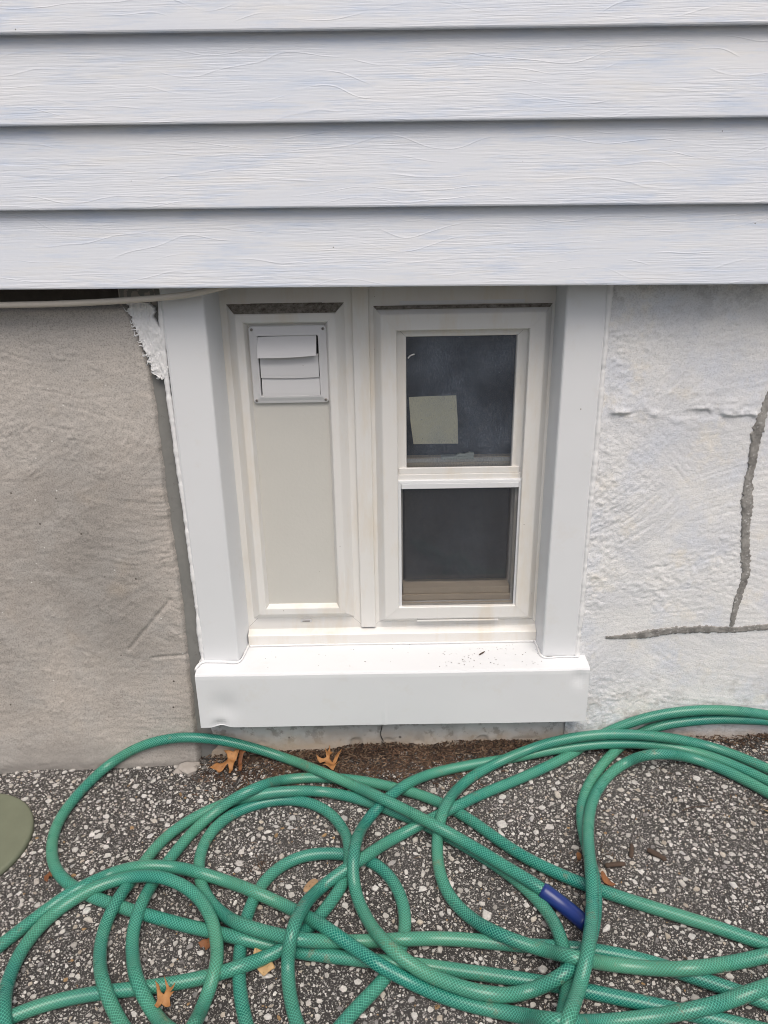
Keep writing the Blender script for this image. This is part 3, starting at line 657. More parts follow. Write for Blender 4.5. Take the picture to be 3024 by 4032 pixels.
pk = tube(catmull([(.0515, .0745, .876), (.056, .0738, .881), (.064, .074, .884)], .001), .0013, 6); tag(obj('paint_flake', pk[0], pk[1], M_CAU, smooth=True), 'thin curled white flake stuck near the top of the pane', 'flake')

# ------------------------------------------------------------------ dryer vent
vt = empty('dryer_vent', (-.1765, .058, .797)); tag(vt, 'square white louvred wall vent at the top of the tan panel', 'vent')
def rrect(x0, x1, z0, z1, r, n=5):
    P = []
    for cx, cz, a0 in ((x1 - r, z1 - r, 0), (x0 + r, z1 - r, 90), (x0 + r, z0 + r, 180), (x1 - r, z0 + r, 270)):
        for k in range(n): a = math.radians(a0 + 90 * k / (n - 1)); P.append((cx + r * math.cos(a), cz + r * math.sin(a)))
    return P
rings = [(rrect(-.2502, -.1028, .7965, .9448, .007), .0592), (rrect(-.2502, -.1028, .7965, .9448, .007), .0545), (rrect(-.249, -.104, .7977, .9436, .006), .0528), (rrect(-.2445, -.1085, .8022, .9391, .004), .0515),
         (rrect(-.2375, -.1155, .8085, .9305, .003), .0485), (rrect(-.2345, -.1185, .8115, .9275, .002), .0480), (rrect(-.2335, -.1195, .8125, .9265, .002), .0505), (rrect(-.2335, -.1195, .8125, .9265, .002), .0590)]
v = [(a, y_, b) for P, y_ in rings for a, b in P]; n = 20
f = [(r * n + i, r * n + (i + 1) % n, (r + 1) * n + (i + 1) % n, (r + 1) * n + i)[::-1] for r in range(len(rings) - 1) for i in range(n)]
obj('vent_frame', v, f, M_VENT, vt)
box('duct_opening', -.234, -.119, .0572, .0585, .812, .927, M_DARK, vt, 0)
def louver(zt, zb, tilt, dx=0, rz=0):
    n_ = 8; xs = np.linspace(-.2322 + dx, -.1208 + dx, n_); prof = [(0, .004), (0, 0), (.25, -.0006), (.55, -.0014), (.85, -.002), (1, -.0022), (1.0, -.0005)]
    X = xs[:, None] * np.ones((1, len(prof))); q = np.array([p[0] for p in prof])[None]; d = np.array([p[1] for p in prof])[None]
    Z = zt - (zt - zb) * q * math.cos(tilt) + (X + .1765) * rz - .0016 * np.sin((X + .2322) / .1114 * np.pi) * q; Y = .0535 + d - (zt - zb) * q * math.sin(tilt)
    o = obj('louver', *(lambda vf: (vf[0], [w_[::-1] for w_ in vf[1]]))(grid(X, Y, Z)), M_VENT, vt, bevel=0)
    o.modifiers.new('thick', 'SOLIDIFY').thickness = .0012; return o
tag(louver(.9255, .8870, .42, -.0018, .032), 'topmost louver, hanging slightly open'); louver(.8905, .8485, .05, .0004); louver(.8475, .8135, .05, .001)
for a, b in ((-.2438, .9383), (-.1095, .9383), (-.2438, .8030), (-.1095, .8030)):
    s_ = lathe([(.0001, .0016), (.0016, .0015), (.0026, .0008), (.0029, 0), (.0029, -.002)], 14); v = [(a + p[0], .0512 - p[2], b + p[1]) for p in s_[0]]
    so = obj('screw', v, s_[1], M_METAL, vt, smooth=True)
    cr_ = join([boxvf(a - .0017, a + .0017, .0493, .0500, b - .0003, b + .0003), boxvf(a - .0003, a + .0003, .0492, .0501, b - .0017, b + .0017)]); obj('drive_slot', *cr_, M_DARK, so)

# ------------------------------------------------------------------ cable
P = catmull([(-3.1, -.04, .992), (-1.6, -.045, .996), (-1.0, -.045, 1.0005), (-.660, -.045, 1.0012), (-.539, -.045, 1.0022), (-.4345, -.045, 1.006), (-.3535, -.046, 1.0115), (-.305, -.048, 1.0185), (-.27, -.05, 1.026), (-.2, -.045, 1.04)], .02)
v, f, _ = tube(P, .0055, 12); tag(obj('cable', v, f, M_TAN, smooth=True), 'tan cable running just under the siding at left', 'cable')

# ------------------------------------------------------------------ garden hose
HOSE = """328,-479,26 318,-466,25 308,-452,25 297,-441,27 285,-432,31 273,-425,37 260,-417,42 247,-406,44 234,-395,44 222,-383,43 209,-372,42 197,-360,42 185,-348,41 172,-337,41 160,-325,40 147,-314,40 134,-303,40 121,-294,42 107,-287,46 93,-281,50 79,-272,52 67,-262,51 55,-250,48 45,-237,44 34,-225,40 22,-215,39 8,-208,41 -5,-203,45 -18,-196,47 -29,-185,45 -39,-173,40 -50,-161,35 -61,-149,31 -73,-137,27 -86,-127,25 -100,-117,24 -114,-110,26 -129,-103,28 -144,-96,29 -157,-86,27 -168,-75,23 -178,-63,17 -189,-51,13 -202,-41,10 -216,-32,9 -231,-25,10 -247,-21,13 -263,-19,19 -278,-19,25 -294,-19,31 -310,-19,37 -326,-19,43 -342,-19,48 -359,-19,53 -375,-19,57 -392,-19,60 -409,-19,62 -426,-19,64 -443,-19,65 -460,-19,65 -476,-19,63 -493,-19,60 -510,-19,57 -526,-19,52 -542,-19,46 -558,-19,39 -573,-19,31 -587,-19,23 -601,-20,13 -615,-22,5 -627,-29,-1 -636,-41,-4 -644,-56,-5 -650,-72,-6 -656,-88,-6 -661,-104,-6 -665,-121,-6 -669,-137,-6 -672,-154,-6 -674,-171,-6 -674,-188,-6 -674,-205,-6 -671,-222,-6 -668,-238,-6 -663,-254,-6 -657,-270,-6 -650,-286,-6 -641,-300,-5 -631,-314,-5 -620,-327,-5 -608,-338,-4 -595,-349,-4 -580,-358,-3 -566,-367,-3 -551,-375,-2 -536,-382,-2 -520,-389,-1 -504,-395,-1 -488,-402,0 -473,-408,0 -457,-414,1 -441,-420,1 -425,-425,2 -409,-431,2 -393,-436,3 -376,-442,3 -360,-447,4 -344,-452,4 -328,-457,5 -311,-462,6 -296,-468,8 -282,-475,12 -269,-483,18 -255,-489,22 -242,-492,20 -227,-492,15 -212,-492,11 -196,-496,9 -180,-501,9 -164,-505,10 -147,-510,10 -131,-513,11 -114,-516,12 -97,-519,12 -81,-522,13 -64,-525,13 -47,-528,15 -32,-533,18 -19,-539,24 -6,-545,30 8,-547,30 23,-545,26 38,-543,20 54,-544,18 70,-546,18 87,-549,18 104,-553,19 120,-556,19 137,-559,20 154,-562,20 170,-566,21 187,-569,21 204,-572,22 220,-576,22 237,-580,23 254,-583,23 270,-587,24 287,-592,24 303,-596,25 319,-601,25 336,-605,26 352,-610,26 368,-615,27 385,-619,28 401,-624,28 417,-629,29 434,-634,29 450,-639,30 466,-643,30 483,-649,31 499,-654,31 515,-659,32 531,-664,32 547,-669,33 564,-674,33 580,-679,34 597,-683,34 613,-686,35 630,-689,35 647,-692,36 664,-694,36 681,-695,37 698,-696,38 715,-696,38 731,-695,39 748,-693,39 765,-690,40 782,-686,40 798,-681,41 813,-675,41 828,-666,42 841,-656,42 852,-644,42 860,-630,43 862,-614,43 859,-599,43 849,-586,42 836,-576,42 821,-569,41 805,-564,41 788,-561,40 771,-560,40 754,-560,39 738,-561,39 721,-562,38 704,-565,38 687,-568,37 670,-571,37 654,-575,36 637,-579,36 621,-584,35 605,-589,35 590,-596,37 576,-603,42 562,-611,47 548,-616,50 534,-619,47 520,-620,41 507,-622,38 494,-628,40 480,-634,46 465,-640,49 448,-643,49 432,-644,46 417,-643,40 403,-641,34 388,-640,29 371,-640,27 354,-642,27 337,-643,26 320,-644,26 304,-646,28 290,-650,34 279,-657,43 269,-664,55 259,-672,65 247,-676,73 233,-677,76 222,-672,72 214,-664,62 210,-654,50 206,-644,38 197,-635,28 184,-629,23 169,-624,21 152,-619,20 136,-615,20 120,-610,19 104,-605,19 88,-599,18 72,-592,18 57,-584,17 42,-577,17 27,-569,18 12,-563,22 -2,-560,29 -15,-558,36 -27,-552,40 -38,-542,38 -50,-531,36 -63,-521,36 -76,-513,40 -89,-506,44 -101,-497,44 -112,-486,40 -123,-474,35 -134,-463,30 -145,-452,24 -156,-441,18 -168,-430,13 -181,-420,10 -195,-412,10 -210,-406,12 -224,-403,17 -238,-399,22 -251,-393,22 -263,-383,17 -275,-373,11 -288,-365,8 -303,-358,7 -318,-355,10 -332,-354,16 -347,-352,20 -361,-347,19 -374,-339,15 -387,-331,10 -401,-328,9 -415,-329,13 -429,-331,17 -445,-332,19 -461,-332,18 -477,-333,16 -491,-331,11 -506,-330,5 -520,-332,1 -533,-340,1 -542,-351,6 -550,-364,11 -559,-373,13 -572,-379,10 -585,-383,3 -598,-390,-2 -609,-401,-4 -620,-414,-5 -630,-428,-5 -640,-442,-5 -650,-456,-6 -660,-469,-6 -669,-483,-6 -679,-497,-7 -689,-511,-7 -699,-525,-7 -708,-539,-7 -718,-553,-8 -728,-567,-8 -738,-580,-8 -748,-594,-9 -758,-608,-9 -768,-622,-9 -778,-635,-10 -789,-649,-10 -799,-663,-10 -809,-676,-11 -819,-690,-11 -830,-703,-11 -840,-717,-12 -850,-731,-12 -859,-744,-12 -866,-757,-13 -865,-764,-12 -855,-762,-12 -841,-755,-12 -827,-747,-11 -812,-738,-11 -798,-729,-10 -784,-720,-10 -769,-710,-9 -755,-701,-9 -740,-692,-8 -726,-683,-8 -711,-674,-8 -697,-665,-7 -683,-656,-7 -668,-648,-6 -653,-639,-6 -639,-630,-5 -624,-621,-5 -610,-613,-4 -595,-604,-4 -580,-597,-3 -564,-590,-3 -548,-584,-2 -532,-579,-2 -516,-575,-1 -499,-572,-1 -482,-569,0 -465,-567,0 -448,-565,1 -431,-564,1 -414,-563,2 -397,-561,2 -380,-560,3 -364,-558,4 -347,-556,4 -330,-553,5 -313,-550,5 -297,-547,6 -281,-546,10 -266,-546,16 -253,-546,22 -240,-542,22 -228,-534,18 -217,-525,13 -203,-518,13 -189,-515,17 -176,-511,24 -164,-504,26 -155,-492,23 -147,-479,17 -139,-465,13 -130,-451,11 -120,-437,11 -111,-423,12 -102,-408,12 -94,-393,12 -87,-378,12 -81,-362,13 -77,-346,14 -75,-331,18 -75,-316,23 -76,-302,26 -79,-286,24 -82,-271,19 -87,-255,15 -93,-239,13 -101,-224,12 -110,-210,12 -121,-197,11 -133,-186,11 -147,-176,11 -162,-168,10 -177,-161,10 -194,-157,9 -210,-155,8 -227,-154,8 -244,-156,7 -260,-160,7 -276,-165,6 -292,-172,6 -307,-180,5 -320,-190,5 -332,-202,5 -342,-215,4 -350,-230,4 -356,-246,4 -360,-262,4 -362,-279,4 -362,-296,4 -360,-313,4 -357,-330,4 -352,-346,4 -346,-362,4 -338,-377,4 -329,-391,5 -319,-405,5 -307,-417,6 -296,-429,8 -284,-440,12 -274,-452,20 -265,-463,28 -256,-474,36 -244,-482,40 -230,-486,39 -216,-489,36 -201,-493,35 -188,-500,40 -175,-508,45 -161,-512,46 -146,-512,42 -131,-509,36 -116,-506,31 -101,-503,26 -86,-499,20 -71,-496,16 -55,-494,14 -38,-494,14 -22,-496,17 -8,-499,22 6,-504,29 20,-506,31 34,-503,29 48,-498,23 63,-495,19 79,-494,18 96,-495,18 113,-497,19 130,-499,19 147,-502,20 163,-504,20 180,-508,21 197,-510,22 214,-513,22 231,-515,23 248,-516,23 265,-518,24 281,-520,24 298,-522,25 315,-525,25 332,-528,26 348,-532,26 365,-537,27 381,-541,27 397,-547,28 413,-553,28 429,-559,29 444,-567,29 459,-574,30 475,-582,30 490,-589,31 505,-596,31 521,-604,32 536,-611,32 551,-619,33 566,-627,33 581,-635,34 596,-643,34 611,-651,35 627,-658,36 642,-665,39 657,-671,43 672,-676,47 688,-681,52 704,-686,56 720,-690,58 737,-693,59 753,-695,60 770,-697,59 787,-697,58 804,-696,54 820,-694,50 836,-690,46 851,-685,43 866,-678,43 880,-668,43 892,-657,44 902,-643,44 907,-628,44 908,-611,44 905,-596,44 898,-581,44 887,-568,44 874,-558,43 860,-549,43 844,-542,42 828,-537,42 811,-533,41 795,-531,41 778,-529,40 761,-528,40 744,-528,39 727,-529,39 710,-530,38 693,-532,39 677,-536,40 661,-540,43 645,-545,45 631,-547,44 616,-547,39 601,-548,36 584,-550,34 568,-553,33 551,-556,33 534,-559,33 518,-563,35 503,-568,40 489,-574,45 474,-578,49 458,-579,49 442,-577,45 428,-572,39 415,-566,33 400,-562,29 383,-559,28 367,-556,27 351,-555,29 336,-556,33 324,-561,42 313,-567,53 301,-573,63 289,-577,71 277,-575,73 268,-568,68 263,-558,58 257,-547,47 248,-538,40 235,-531,38 219,-526,39 203,-521,41 188,-514,41 174,-505,41 162,-495,37 153,-483,31 144,-470,25 135,-457,21 124,-444,19 115,-430,19 106,-416,19 100,-400,18 95,-384,18 92,-367,18 90,-350,18 89,-333,18 89,-316,18 90,-300,20 91,-285,25 94,-271,33 98,-258,41 103,-243,46 110,-228,49 116,-213,47 122,-198,43 128,-183,37 133,-169,30 140,-154,25 149,-140,22 160,-127,21 172,-115,21 184,-104,21 198,-94,22 212,-84,22 226,-76,23 241,-70,26 256,-66,31 270,-61,34 284,-55,35 298,-49,36 313,-46,40 329,-45,46 345,-45,52 361,-45,57 378,-45,61 394,-45,65 411,-45,68 428,-45,71 445,-45,73 461,-45,74 478,-45,75 495,-45,75 512,-45,74 529,-45,73 546,-45,72 563,-45,70 580,-45,68 597,-45,65 614,-45,62 630,-45,59 647,-45,55 663,-45,50 680,-45,46 696,-47,42 711,-52,39 726,-60,39 740,-70,39 753,-81,39 765,-92,40 777,-104,40 789,-116,40 801,-128,41 812,-141,41 824,-154,42 835,-167,42 846,-180,42 857,-193,43 867,-206,43 877,-220,43 887,-233,44 897,-247,44 906,-262,44 915,-276,44 924,-291,45 932,-306,45 940,-321,45 947,-336,46 954,-352,46 961,-367,46 966,-383,46 971,-400,46 975,-416,46 979,-433,47 981,-450,47 982,-467,47 982,-483,47 980,-500,47 977,-517,46 971,-533,46 964,-548,46 955,-562,46 943,-574,48 931,-584,52 918,-591,58 904,-597,61 888,-602,62 872,-605,60 856,-607,57 841,-607,51 825,-606,46 809,-604,42 792,-602,41 776,-598,40 759,-594,40 743,-589,42 727,-584,45 712,-579,50 697,-573,53 681,-566,55 666,-560,53 651,-553,49 637,-546,43 623,-538,38 608,-531,35 593,-523,34 578,-515,34 563,-507,33 548,-499,33 533,-491,32 518,-484,32 502,-477,31 487,-469,31 471,-462,30 456,-455,30 441,-448,29 425,-440,29 410,-433,28 395,-425,28 380,-417,27 365,-409,27 350,-401,26 335,-392,26 321,-383,25 307,-374,25 293,-364,25 279,-354,24 266,-344,24 253,-333,23 240,-321,23 228,-309,23 217,-297,22 206,-284,22 194,-271,21 183,-258,21 172,-245,21 161,-233,20 149,-221,20 136,-209,20 124,-198,19 110,-187,19 97,-177,18 83,-167,18 68,-159,17 53,-151,17 38,-143,16 22,-137,16 6,-130,15 -9,-124,15 -26,-118,14 -42,-113,14 -58,-108,13 -74,-104,13 -91,-100,12 -108,-97,12 -125,-95,11 -141,-93,11 -158,-91,10 -175,-91,10 -192,-91,9 -209,-93,9 -224,-98,11 -235,-107,16 -243,-119,24 -250,-132,32 -257,-145,40 -266,-157,45 -279,-166,46 -294,-173,44 -309,-177,38 -322,-179,30 -336,-181,21 -348,-187,14 -361,-196,9 -372,-207,5 -382,-221,3 -391,-235,3 -398,-250,2 -405,-266,2 -411,-282,2 -418,-298,2 -423,-314,2 -429,-330,1 -433,-346,2 -436,-362,3 -438,-379,6 -438,-395,11 -438,-410,16 -439,-425,15 -441,-438,10 -442,-452,4 -440,-467,2 -436,-484,1 -430,-500,2 -424,-515,4 -418,-530,9 -411,-544,14 -404,-558,18 -396,-570,15 -387,-581,10 -377,-592,5 -366,-604,4 -355,-616,7 -345,-628,12 -336,-639,21 -327,-648,31 -317,-657,36 -306,-667,35 -296,-677,28 -286,-688,19 -277,-700,13 -267,-713,9 -258,-727,7 -249,-742,7 -241,-757,7 -234,-772,8 -228,-788,8 -223,-804,8 -220,-821,8 -219,-837,8 -221,-854,8 -226,-870,8 -235,-883,8 -247,-892,7 -262,-896,7 -278,-893,6 -291,-885,6 -303,-873,6 -311,-858,5 -318,-843,5 -322,-826,5 -325,-810,5 -326,-793,5 -327,-776,5 -326,-759,5 -325,-742,5 -323,-725,5 -320,-708,6 -317,-693,9 -312,-679,16 -306,-671,27 -299,-667,39 -293,-662,45 -291,-653,43 -291,-641,34 -292,-628,23 -293,-614,14 -292,-599,9 -289,-583,8 -286,-570,12 -282,-559,20 -280,-547,26 -281,-534,25 -283,-519,21 -287,-504,19 -291,-489,21 -296,-474,23 -303,-459,24 -311,-444,22 -320,-430,21 -330,-416,21 -341,-404,21 -354,-395,23 -367,-387,26 -381,-380,28 -396,-375,30 -410,-371,31 -425,-366,29 -439,-360,24 -454,-356,20 -470,-356,18 -485,-357,16 -500,-360,14 -514,-364,13 -527,-372,14 -540,-378,12 -554,-383,8 -568,-389,2 -581,-398,-1 -593,-410,-3 -602,-424,-4 -609,-439,-4 -615,-455,-4 -620,-471,-5 -623,-488,-5 -623,-505,-5 -622,-522,-5 -620,-539,-4 -616,-555,-2 -610,-570,2 -604,-584,7 -598,-598,11 -592,-611,9 -586,-623,3 -579,-635,-2 -570,-649,-3 -561,-663,-3 -551,-677,-2 -541,-691,-2 -531,-705,-2 -521,-719,-1 -511,-732,-1 -500,-745,-1 -489,-758,0 -478,-771,0 -466,-784,0 -454,-796,1 -442,-808,1 -430,-819,1 -417,-831,2 -404,-842,2 -391,-852,3 -377,-863,3 -363,-872,4 -349,-881,4 -334,-890,5 -320,-897,8 -305,-904,12 -290,-909,17 -274,-914,19 -258,-916,17 -242,-917,13 -226,-914,10 -211,-909,9 -197,-900,9 -186,-887,9 -178,-873,9 -173,-857,10 -170,-840,10 -169,-823,10 -169,-806,10 -171,-790,10 -173,-773,10 -177,-756,10 -180,-739,9 -185,-723,9 -190,-707,9 -195,-691,9 -201,-675,9 -207,-659,9 -213,-643,8 -220,-627,8 -226,-611,8 -232,-595,8 -237,-579,8 -241,-563,7 -245,-546,7 -248,-529,7 -250,-513,7 -251,-496,7 -252,-479,7 -252,-462,7 -251,-445,7 -249,-428,7 -246,-411,7 -242,-395,7 -237,-378,8 -230,-363,8 -221,-348,8 -211,-335,8 -198,-324,9 -184,-315,9 -169,-308,10 -153,-304,10 -136,-302,11 -119,-302,11 -102,-303,12 -86,-306,12 -69,-310,13 -53,-316,13 -38,-324,14 -25,-334,14 -13,-346,15 -3,-359,15 6,-374,15 12,-389,16 18,-405,16 22,-422,16 24,-438,16 25,-455,16 24,-472,16 22,-489,16 18,-505,16 12,-521,16 5,-537,15 -4,-551,15 -14,-565,15 -25,-578,14 -37,-590,14 -49,-602,14 -60,-615,13 -71,-627,13 -82,-641,13 -93,-654,12 -103,-668,12 -113,-682,12 -122,-695,11 -132,-710,11 -141,-724,13 -150,-737,16 -159,-751,21 -167,-765,26 -175,-779,27 -183,-793,25 -190,-807,22 -198,-822,22 -205,-836,24 -211,-852,27 -218,-866,29 -225,-874,28 -233,-872,25 -239,-862,19 -245,-849,12 -252,-834,8 -260,-819,7 -268,-804,7 -277,-790,6 -285,-775,7 -295,-761,9 -304,-748,14 -313,-735,19 -323,-722,21 -333,-709,18 -343,-697,14 -353,-684,9 -364,-672,5 -375,-659,4 -386,-646,3 -397,-634,2 -409,-621,2 -420,-609,2 -431,-596,3 -440,-585,8 -449,-573,14 -456,-561,15 -464,-548,12 -471,-534,6 -478,-519,2 -484,-503,0 -488,-487,0 -492,-471,-1 -494,-454,0 -494,-438,2 -491,-424,7 -486,-412,13 -483,-398,14 -482,-383,10 -481,-367,4 -478,-351,1 -474,-335,0 -470,-319,0 -465,-302,0 -460,-286,0 -454,-270,1 -446,-255,1 -438,-241,1 -428,-227,2 -416,-214,2 -404,-202,2 -391,-191,3 -378,-181,3 -364,-172,4 -349,-164,5 -334,-159,7 -319,-159,13 -305,-162,19 -290,-163,24 -274,-161,27 -257,-158,28 -240,-156,29 -223,-154,29 -206,-153,29 -190,-151,28 -176,-146,23 -162,-141,18 -147,-137,13 -131,-138,11 -115,-142,12 -99,-147,12 -83,-153,13 -67,-159,13 -52,-167,14 -37,-174,14 -22,-183,15 -7,-191,15 7,-200,15 22,-209,16 36,-218,16 50,-227,17 65,-237,17 78,-247,18 92,-257,18 105,-267,19 119,-278,19 132,-289,19 145,-300,20 157,-311,20 170,-323,21 182,-334,21 194,-346,21 206,-359,22 218,-371,22 228,-385,23 238,-398,23 248,-412,23 257,-427,23 264,-442,24 270,-458,25 274,-474,27 275,-489,32 275,-505,37 276,-520,39 278,-533,35 279,-546,31 277,-560,32 274,-575,36 271,-589,38 266,-603,34 262,-616,33 256,-629,36 251,-642,45 246,-655,54 241,-669,60 234,-682,60 226,-696,56 218,-710,50 211,-724,46 204,-739,43 197,-754,42 189,-770,41 182,-785,41 174,-800,40 167,-815,40 159,-831,39 151,-846,39 143,-861,38 135,-875,36 128,-889,32 120,-902,26 112,-915,21 105,-926,19 101,-928,18 103,-919,18 109,-905,19 116,-890,19 124,-875,19 132,-860,19 140,-845,20 148,-830,20 156,-815,20 164,-800,20 173,-785,21 181,-770,21 190,-756,21 198,-741,22 207,-726,23 215,-713,27 223,-701,34 229,-693,45 234,-691,59 238,-688,72 245,-680,79 252,-668,79 260,-654,75 266,-641,67 273,-627,60 280,-614,57 286,-603,61 291,-594,70 297,-584,78 302,-571,80 308,-556,77 313,-541,72 319,-526,68 324,-510,65 330,-494,62 335,-478,60 339,-463,56 343,-447,54 347,-432,56 349,-417,61 352,-402,62 355,-386,59 359,-371,55 362,-354,51 365,-338,49 369,-321,48 372,-305,48 377,-288,47 381,-272,46 387,-256,45 393,-240,43 399,-225,41 406,-209,39 413,-194,36 422,-179,34 430,-165,32 440,-151,31 450,-138,30 461,-125,30 474,-113,30 487,-102,31 500,-94,33 513,-90,37 523,-92,46 530,-100,57 539,-107,67 551,-111,73 566,-111,74 582,-108,71 596,-103,66 610,-96,58 622,-88,50 636,-83,43 650,-83,39 665,-88,37 679,-97,37 692,-108,37 704,-119,38 716,-132,38 727,-144,38 738,-157,39 749,-171,39 759,-184,39 769,-198,40 779,-212,40 788,-226,40 798,-240,41 808,-254,41 818,-268,41 827,-282,42 837,-295,42 848,-309,42 858,-323,43 868,-336,43 879,-350,43 889,-363,44 900,-376,44 911,-389,44 922,-402,45 934,-414,45 945,-426,48 956,-436,53 967,-444,60 976,-445,65 979,-437,67 976,-424,67 969,-409,67 960,-394,65 952,-380,62 942,-366,59 933,-353,54 924,-339,49 914,-326,46 904,-312,44 894,-299,44 884,-285,43 873,-272,43 862,-259,43 852,-246,42 841,-232,42 830,-219,42 819,-206,41 808,-193,41 797,-180,41 786,-168,40 775,-155,40 763,-142,40 752,-130,39 740,-117,39 728,-105,38 715,-94,38 702,-84,38 688,-74,37 673,-65,37 658,-58,36 643,-51,37 626,-47,38 610,-45,40 593,-45,43 576,-45,45 559,-45,47 542,-45,49 525,-45,50 508,-45,50 491,-45,50 474,-45,50 457,-45,49 441,-45,47 424,-45,45 407,-45,43 390,-45,40 373,-45,37 357,-45,34 340,-45,31 323,-46,28 307,-49,26 290,-52,25 273,-55,24 257,-58,23 240,-61,23 223,-64,22 206,-67,22 190,-70,21 173,-74,21 156,-77,20 140,-81,20 123,-85,19 107,-90,19 91,-96,19 77,-104,20 64,-114,23 54,-126,28 43,-137,32 31,-147,32 18,-157,30 7,-168,29 -3,-180,30 -13,-191,28 -24,-200,23 -34,-210,17 -43,-222,15 -49,-237,17 -54,-253,22 -57,-268,29 -59,-283,36 -61,-299,43 -63,-315,48 -65,-331,51 -66,-347,51 -67,-360,46 -67,-369,35 -66,-378,23 -63,-390,16 -59,-405,14 -54,-421,14 -48,-437,15 -41,-452,18 -36,-467,23 -30,-482,29 -24,-496,35 -16,-510,41 -9,-524,46 0,-537,49 10,-546,47 23,-553,42 36,-561,38 51,-570,37 66,-578,37 81,-585,37 96,-592,38 112,-599,39 128,-604,39 144,-607,39 160,-608,36 175,-605,31 190,-600,26 205,-595,24 220,-593,28 233,-594,37 246,-595,47 258,-593,56 270,-587,59 282,-577,56 291,-566,49 300,-553,44 310,-540,42 319,-527,43 327,-512,42 333,-497,41 339,-482,38 345,-467,35 350,-451,31 354,-436,31 357,-422,35 359,-408,39 361,-393,39 364,-378,35 366,-362,30 368,-345,28 369,-328,27 370,-311,27 371,-294,27 372,-277,27 374,-261,27 377,-244,27 380,-227,27 385,-211,28 391,-195,28 398,-180,28 406,-164,28 414,-150,28 423,-135,29 433,-122,29 444,-108,29 454,-95,30 465,-82,30 477,-69,30 489,-57,31 501,-45,31 513,-34,33 527,-26,36 540,-21,43 554,-19,52 569,-19,61 584,-19,69 600,-19,74 616,-19,79 633,-19,82 649,-19,84 666,-19,86 683,-19,88 700,-19,89 717,-19,90 734,-19,90 751,-19,90 768,-19,89 785,-19,88 802,-19,87 819,-19,86 836,-19,84 853,-19,82 870,-19,81 887,-19,81 904,-19,81 921,-20,81 937,-20,79 954,-20,76 970,-20,72 987,-20,70 1004,-21,69 1021,-23,69 1037,-27,69 1053,-33,69 1069,-39,68 1084,-46,68 1100,-53,68 1115,-60,68 1130,-67,67 1145,-74,62 1159,-81,57 1172,-89,54 1181,-96,53 1181,-100,53 1172,-98,53 1157,-93,52 1141,-86,52 1126,-79,51 1110,-71,51 1095,-64,50 1080,-56,50 1065,-48,49 1050,-40,49 1035,-33,48 1019,-27,48 1003,-22,47 986,-21,48 969,-20,49 953,-20,53 937,-20,59 922,-20,67 906,-20,74 891,-19,81 875,-19,87 859,-19,92 843,-19,97 826,-19,101 809,-19,104 793,-19,107 776,-19,109 759,-19,112 742,-19,113 725,-19,114 708,-19,115 691,-19,115 674,-19,114 657,-19,113 640,-19,111 623,-19,109 607,-19,106 590,-19,102 574,-19,98 557,-19,93 541,-19,87 526,-19,81 510,-19,73 495,-19,66 481,-19,57 466,-19,48 452,-21,39 438,-26,33 424,-34,30 411,-44,28 397,-54,28 383,-63,27 368,-72,27 353,-81,27 339,-89,26 324,-97,26 309,-105,25 294,-113,25 279,-121,24 263,-129,24 248,-136,23 233,-143,23 217,-150,22 202,-158,22 187,-166,22 174,-176,24 162,-187,28 151,-198,32 140,-208,35 126,-214,32 112,-219,29 100,-227,29 88,-237,32 75,-245,32 62,-249,28 48,-252,22 34,-258,18 19,-266,16 5,-275,16 -7,-286,18 -17,-298,22 -26,-311,27 -36,-323,31 -48,-335,33 -61,-346,33 -74,-356,32 -88,-364,29 -101,-370,24 -114,-376,17 -125,-385,14 -133,-397,17 -139,-411,23 -142,-425,32 -146,-440,40 -149,-455,46 -153,-470,51 -156,-485,56 -158,-501,61 -160,-514,62 -162,-523,55 -165,-527,41 -167,-531,27 -167,-540,16 -165,-554,11 -162,-570,10 -158,-587,10 -153,-603,10 -148,-619,10 -141,-635,11 -134,-650,11"""
HP = np.array([[int(k) for k in q.split(',')] for q in HOSE.split()], float) / 1000.0
for _ in range(2): HP[1:-1] = HP[1:-1] * .5 + (HP[:-2] + HP[2:]) * .25
hs = empty('garden_hose', tuple(HP[0])); tag(hs, 'long green braided garden hose tangled over the paving', 'hose')
hp = catmull(HP, .0062); v, f, uv = tube(hp, .0110 * (1 + .05 * fbm(np.arange(len(hp)) * .05, np.arange(len(hp)) * 0., 2)), 16, True)
obj('hose_tube', v, f, M_HOSE, hs, smooth=True, uv=uv)
L = np.concatenate([[0], np.cumsum(np.linalg.norm(np.diff(hp, axis=0), axis=1))]); k = int(np.searchsorted(L, 0.092))
cp = hp[:k]; rad = np.full(k, .0136); rad[0] = .0125; rad[-1] = .0128
v, f, _ = tube(cp, rad, 18); tag(obj('collar', v, f, M_BLUE, hs, smooth=True), 'dark blue plastic sleeve at the hose end')

# ------------------------------------------------------------------ olive lid
lid = lathe([(.0001, .0125), (.06, .0124), (.11, .0120), (.134, .0112), (.1400, .0116), (.1430, .0106), (.1448, .0080), (.1452, .004), (.1452, .0), (.140, .0), (.138, .004)], 72)
lo = obj('lid', [(a, b, c_) for a, b, c_ in lid[0]], lid[1], M_OLIVE, smooth=True); lo.location = (-0.862, -0.240, -0.0225); lo.rotation_euler = (0, -.032, 0)
tag(lo, 'round olive green plastic lid lying on the paving', 'lid')

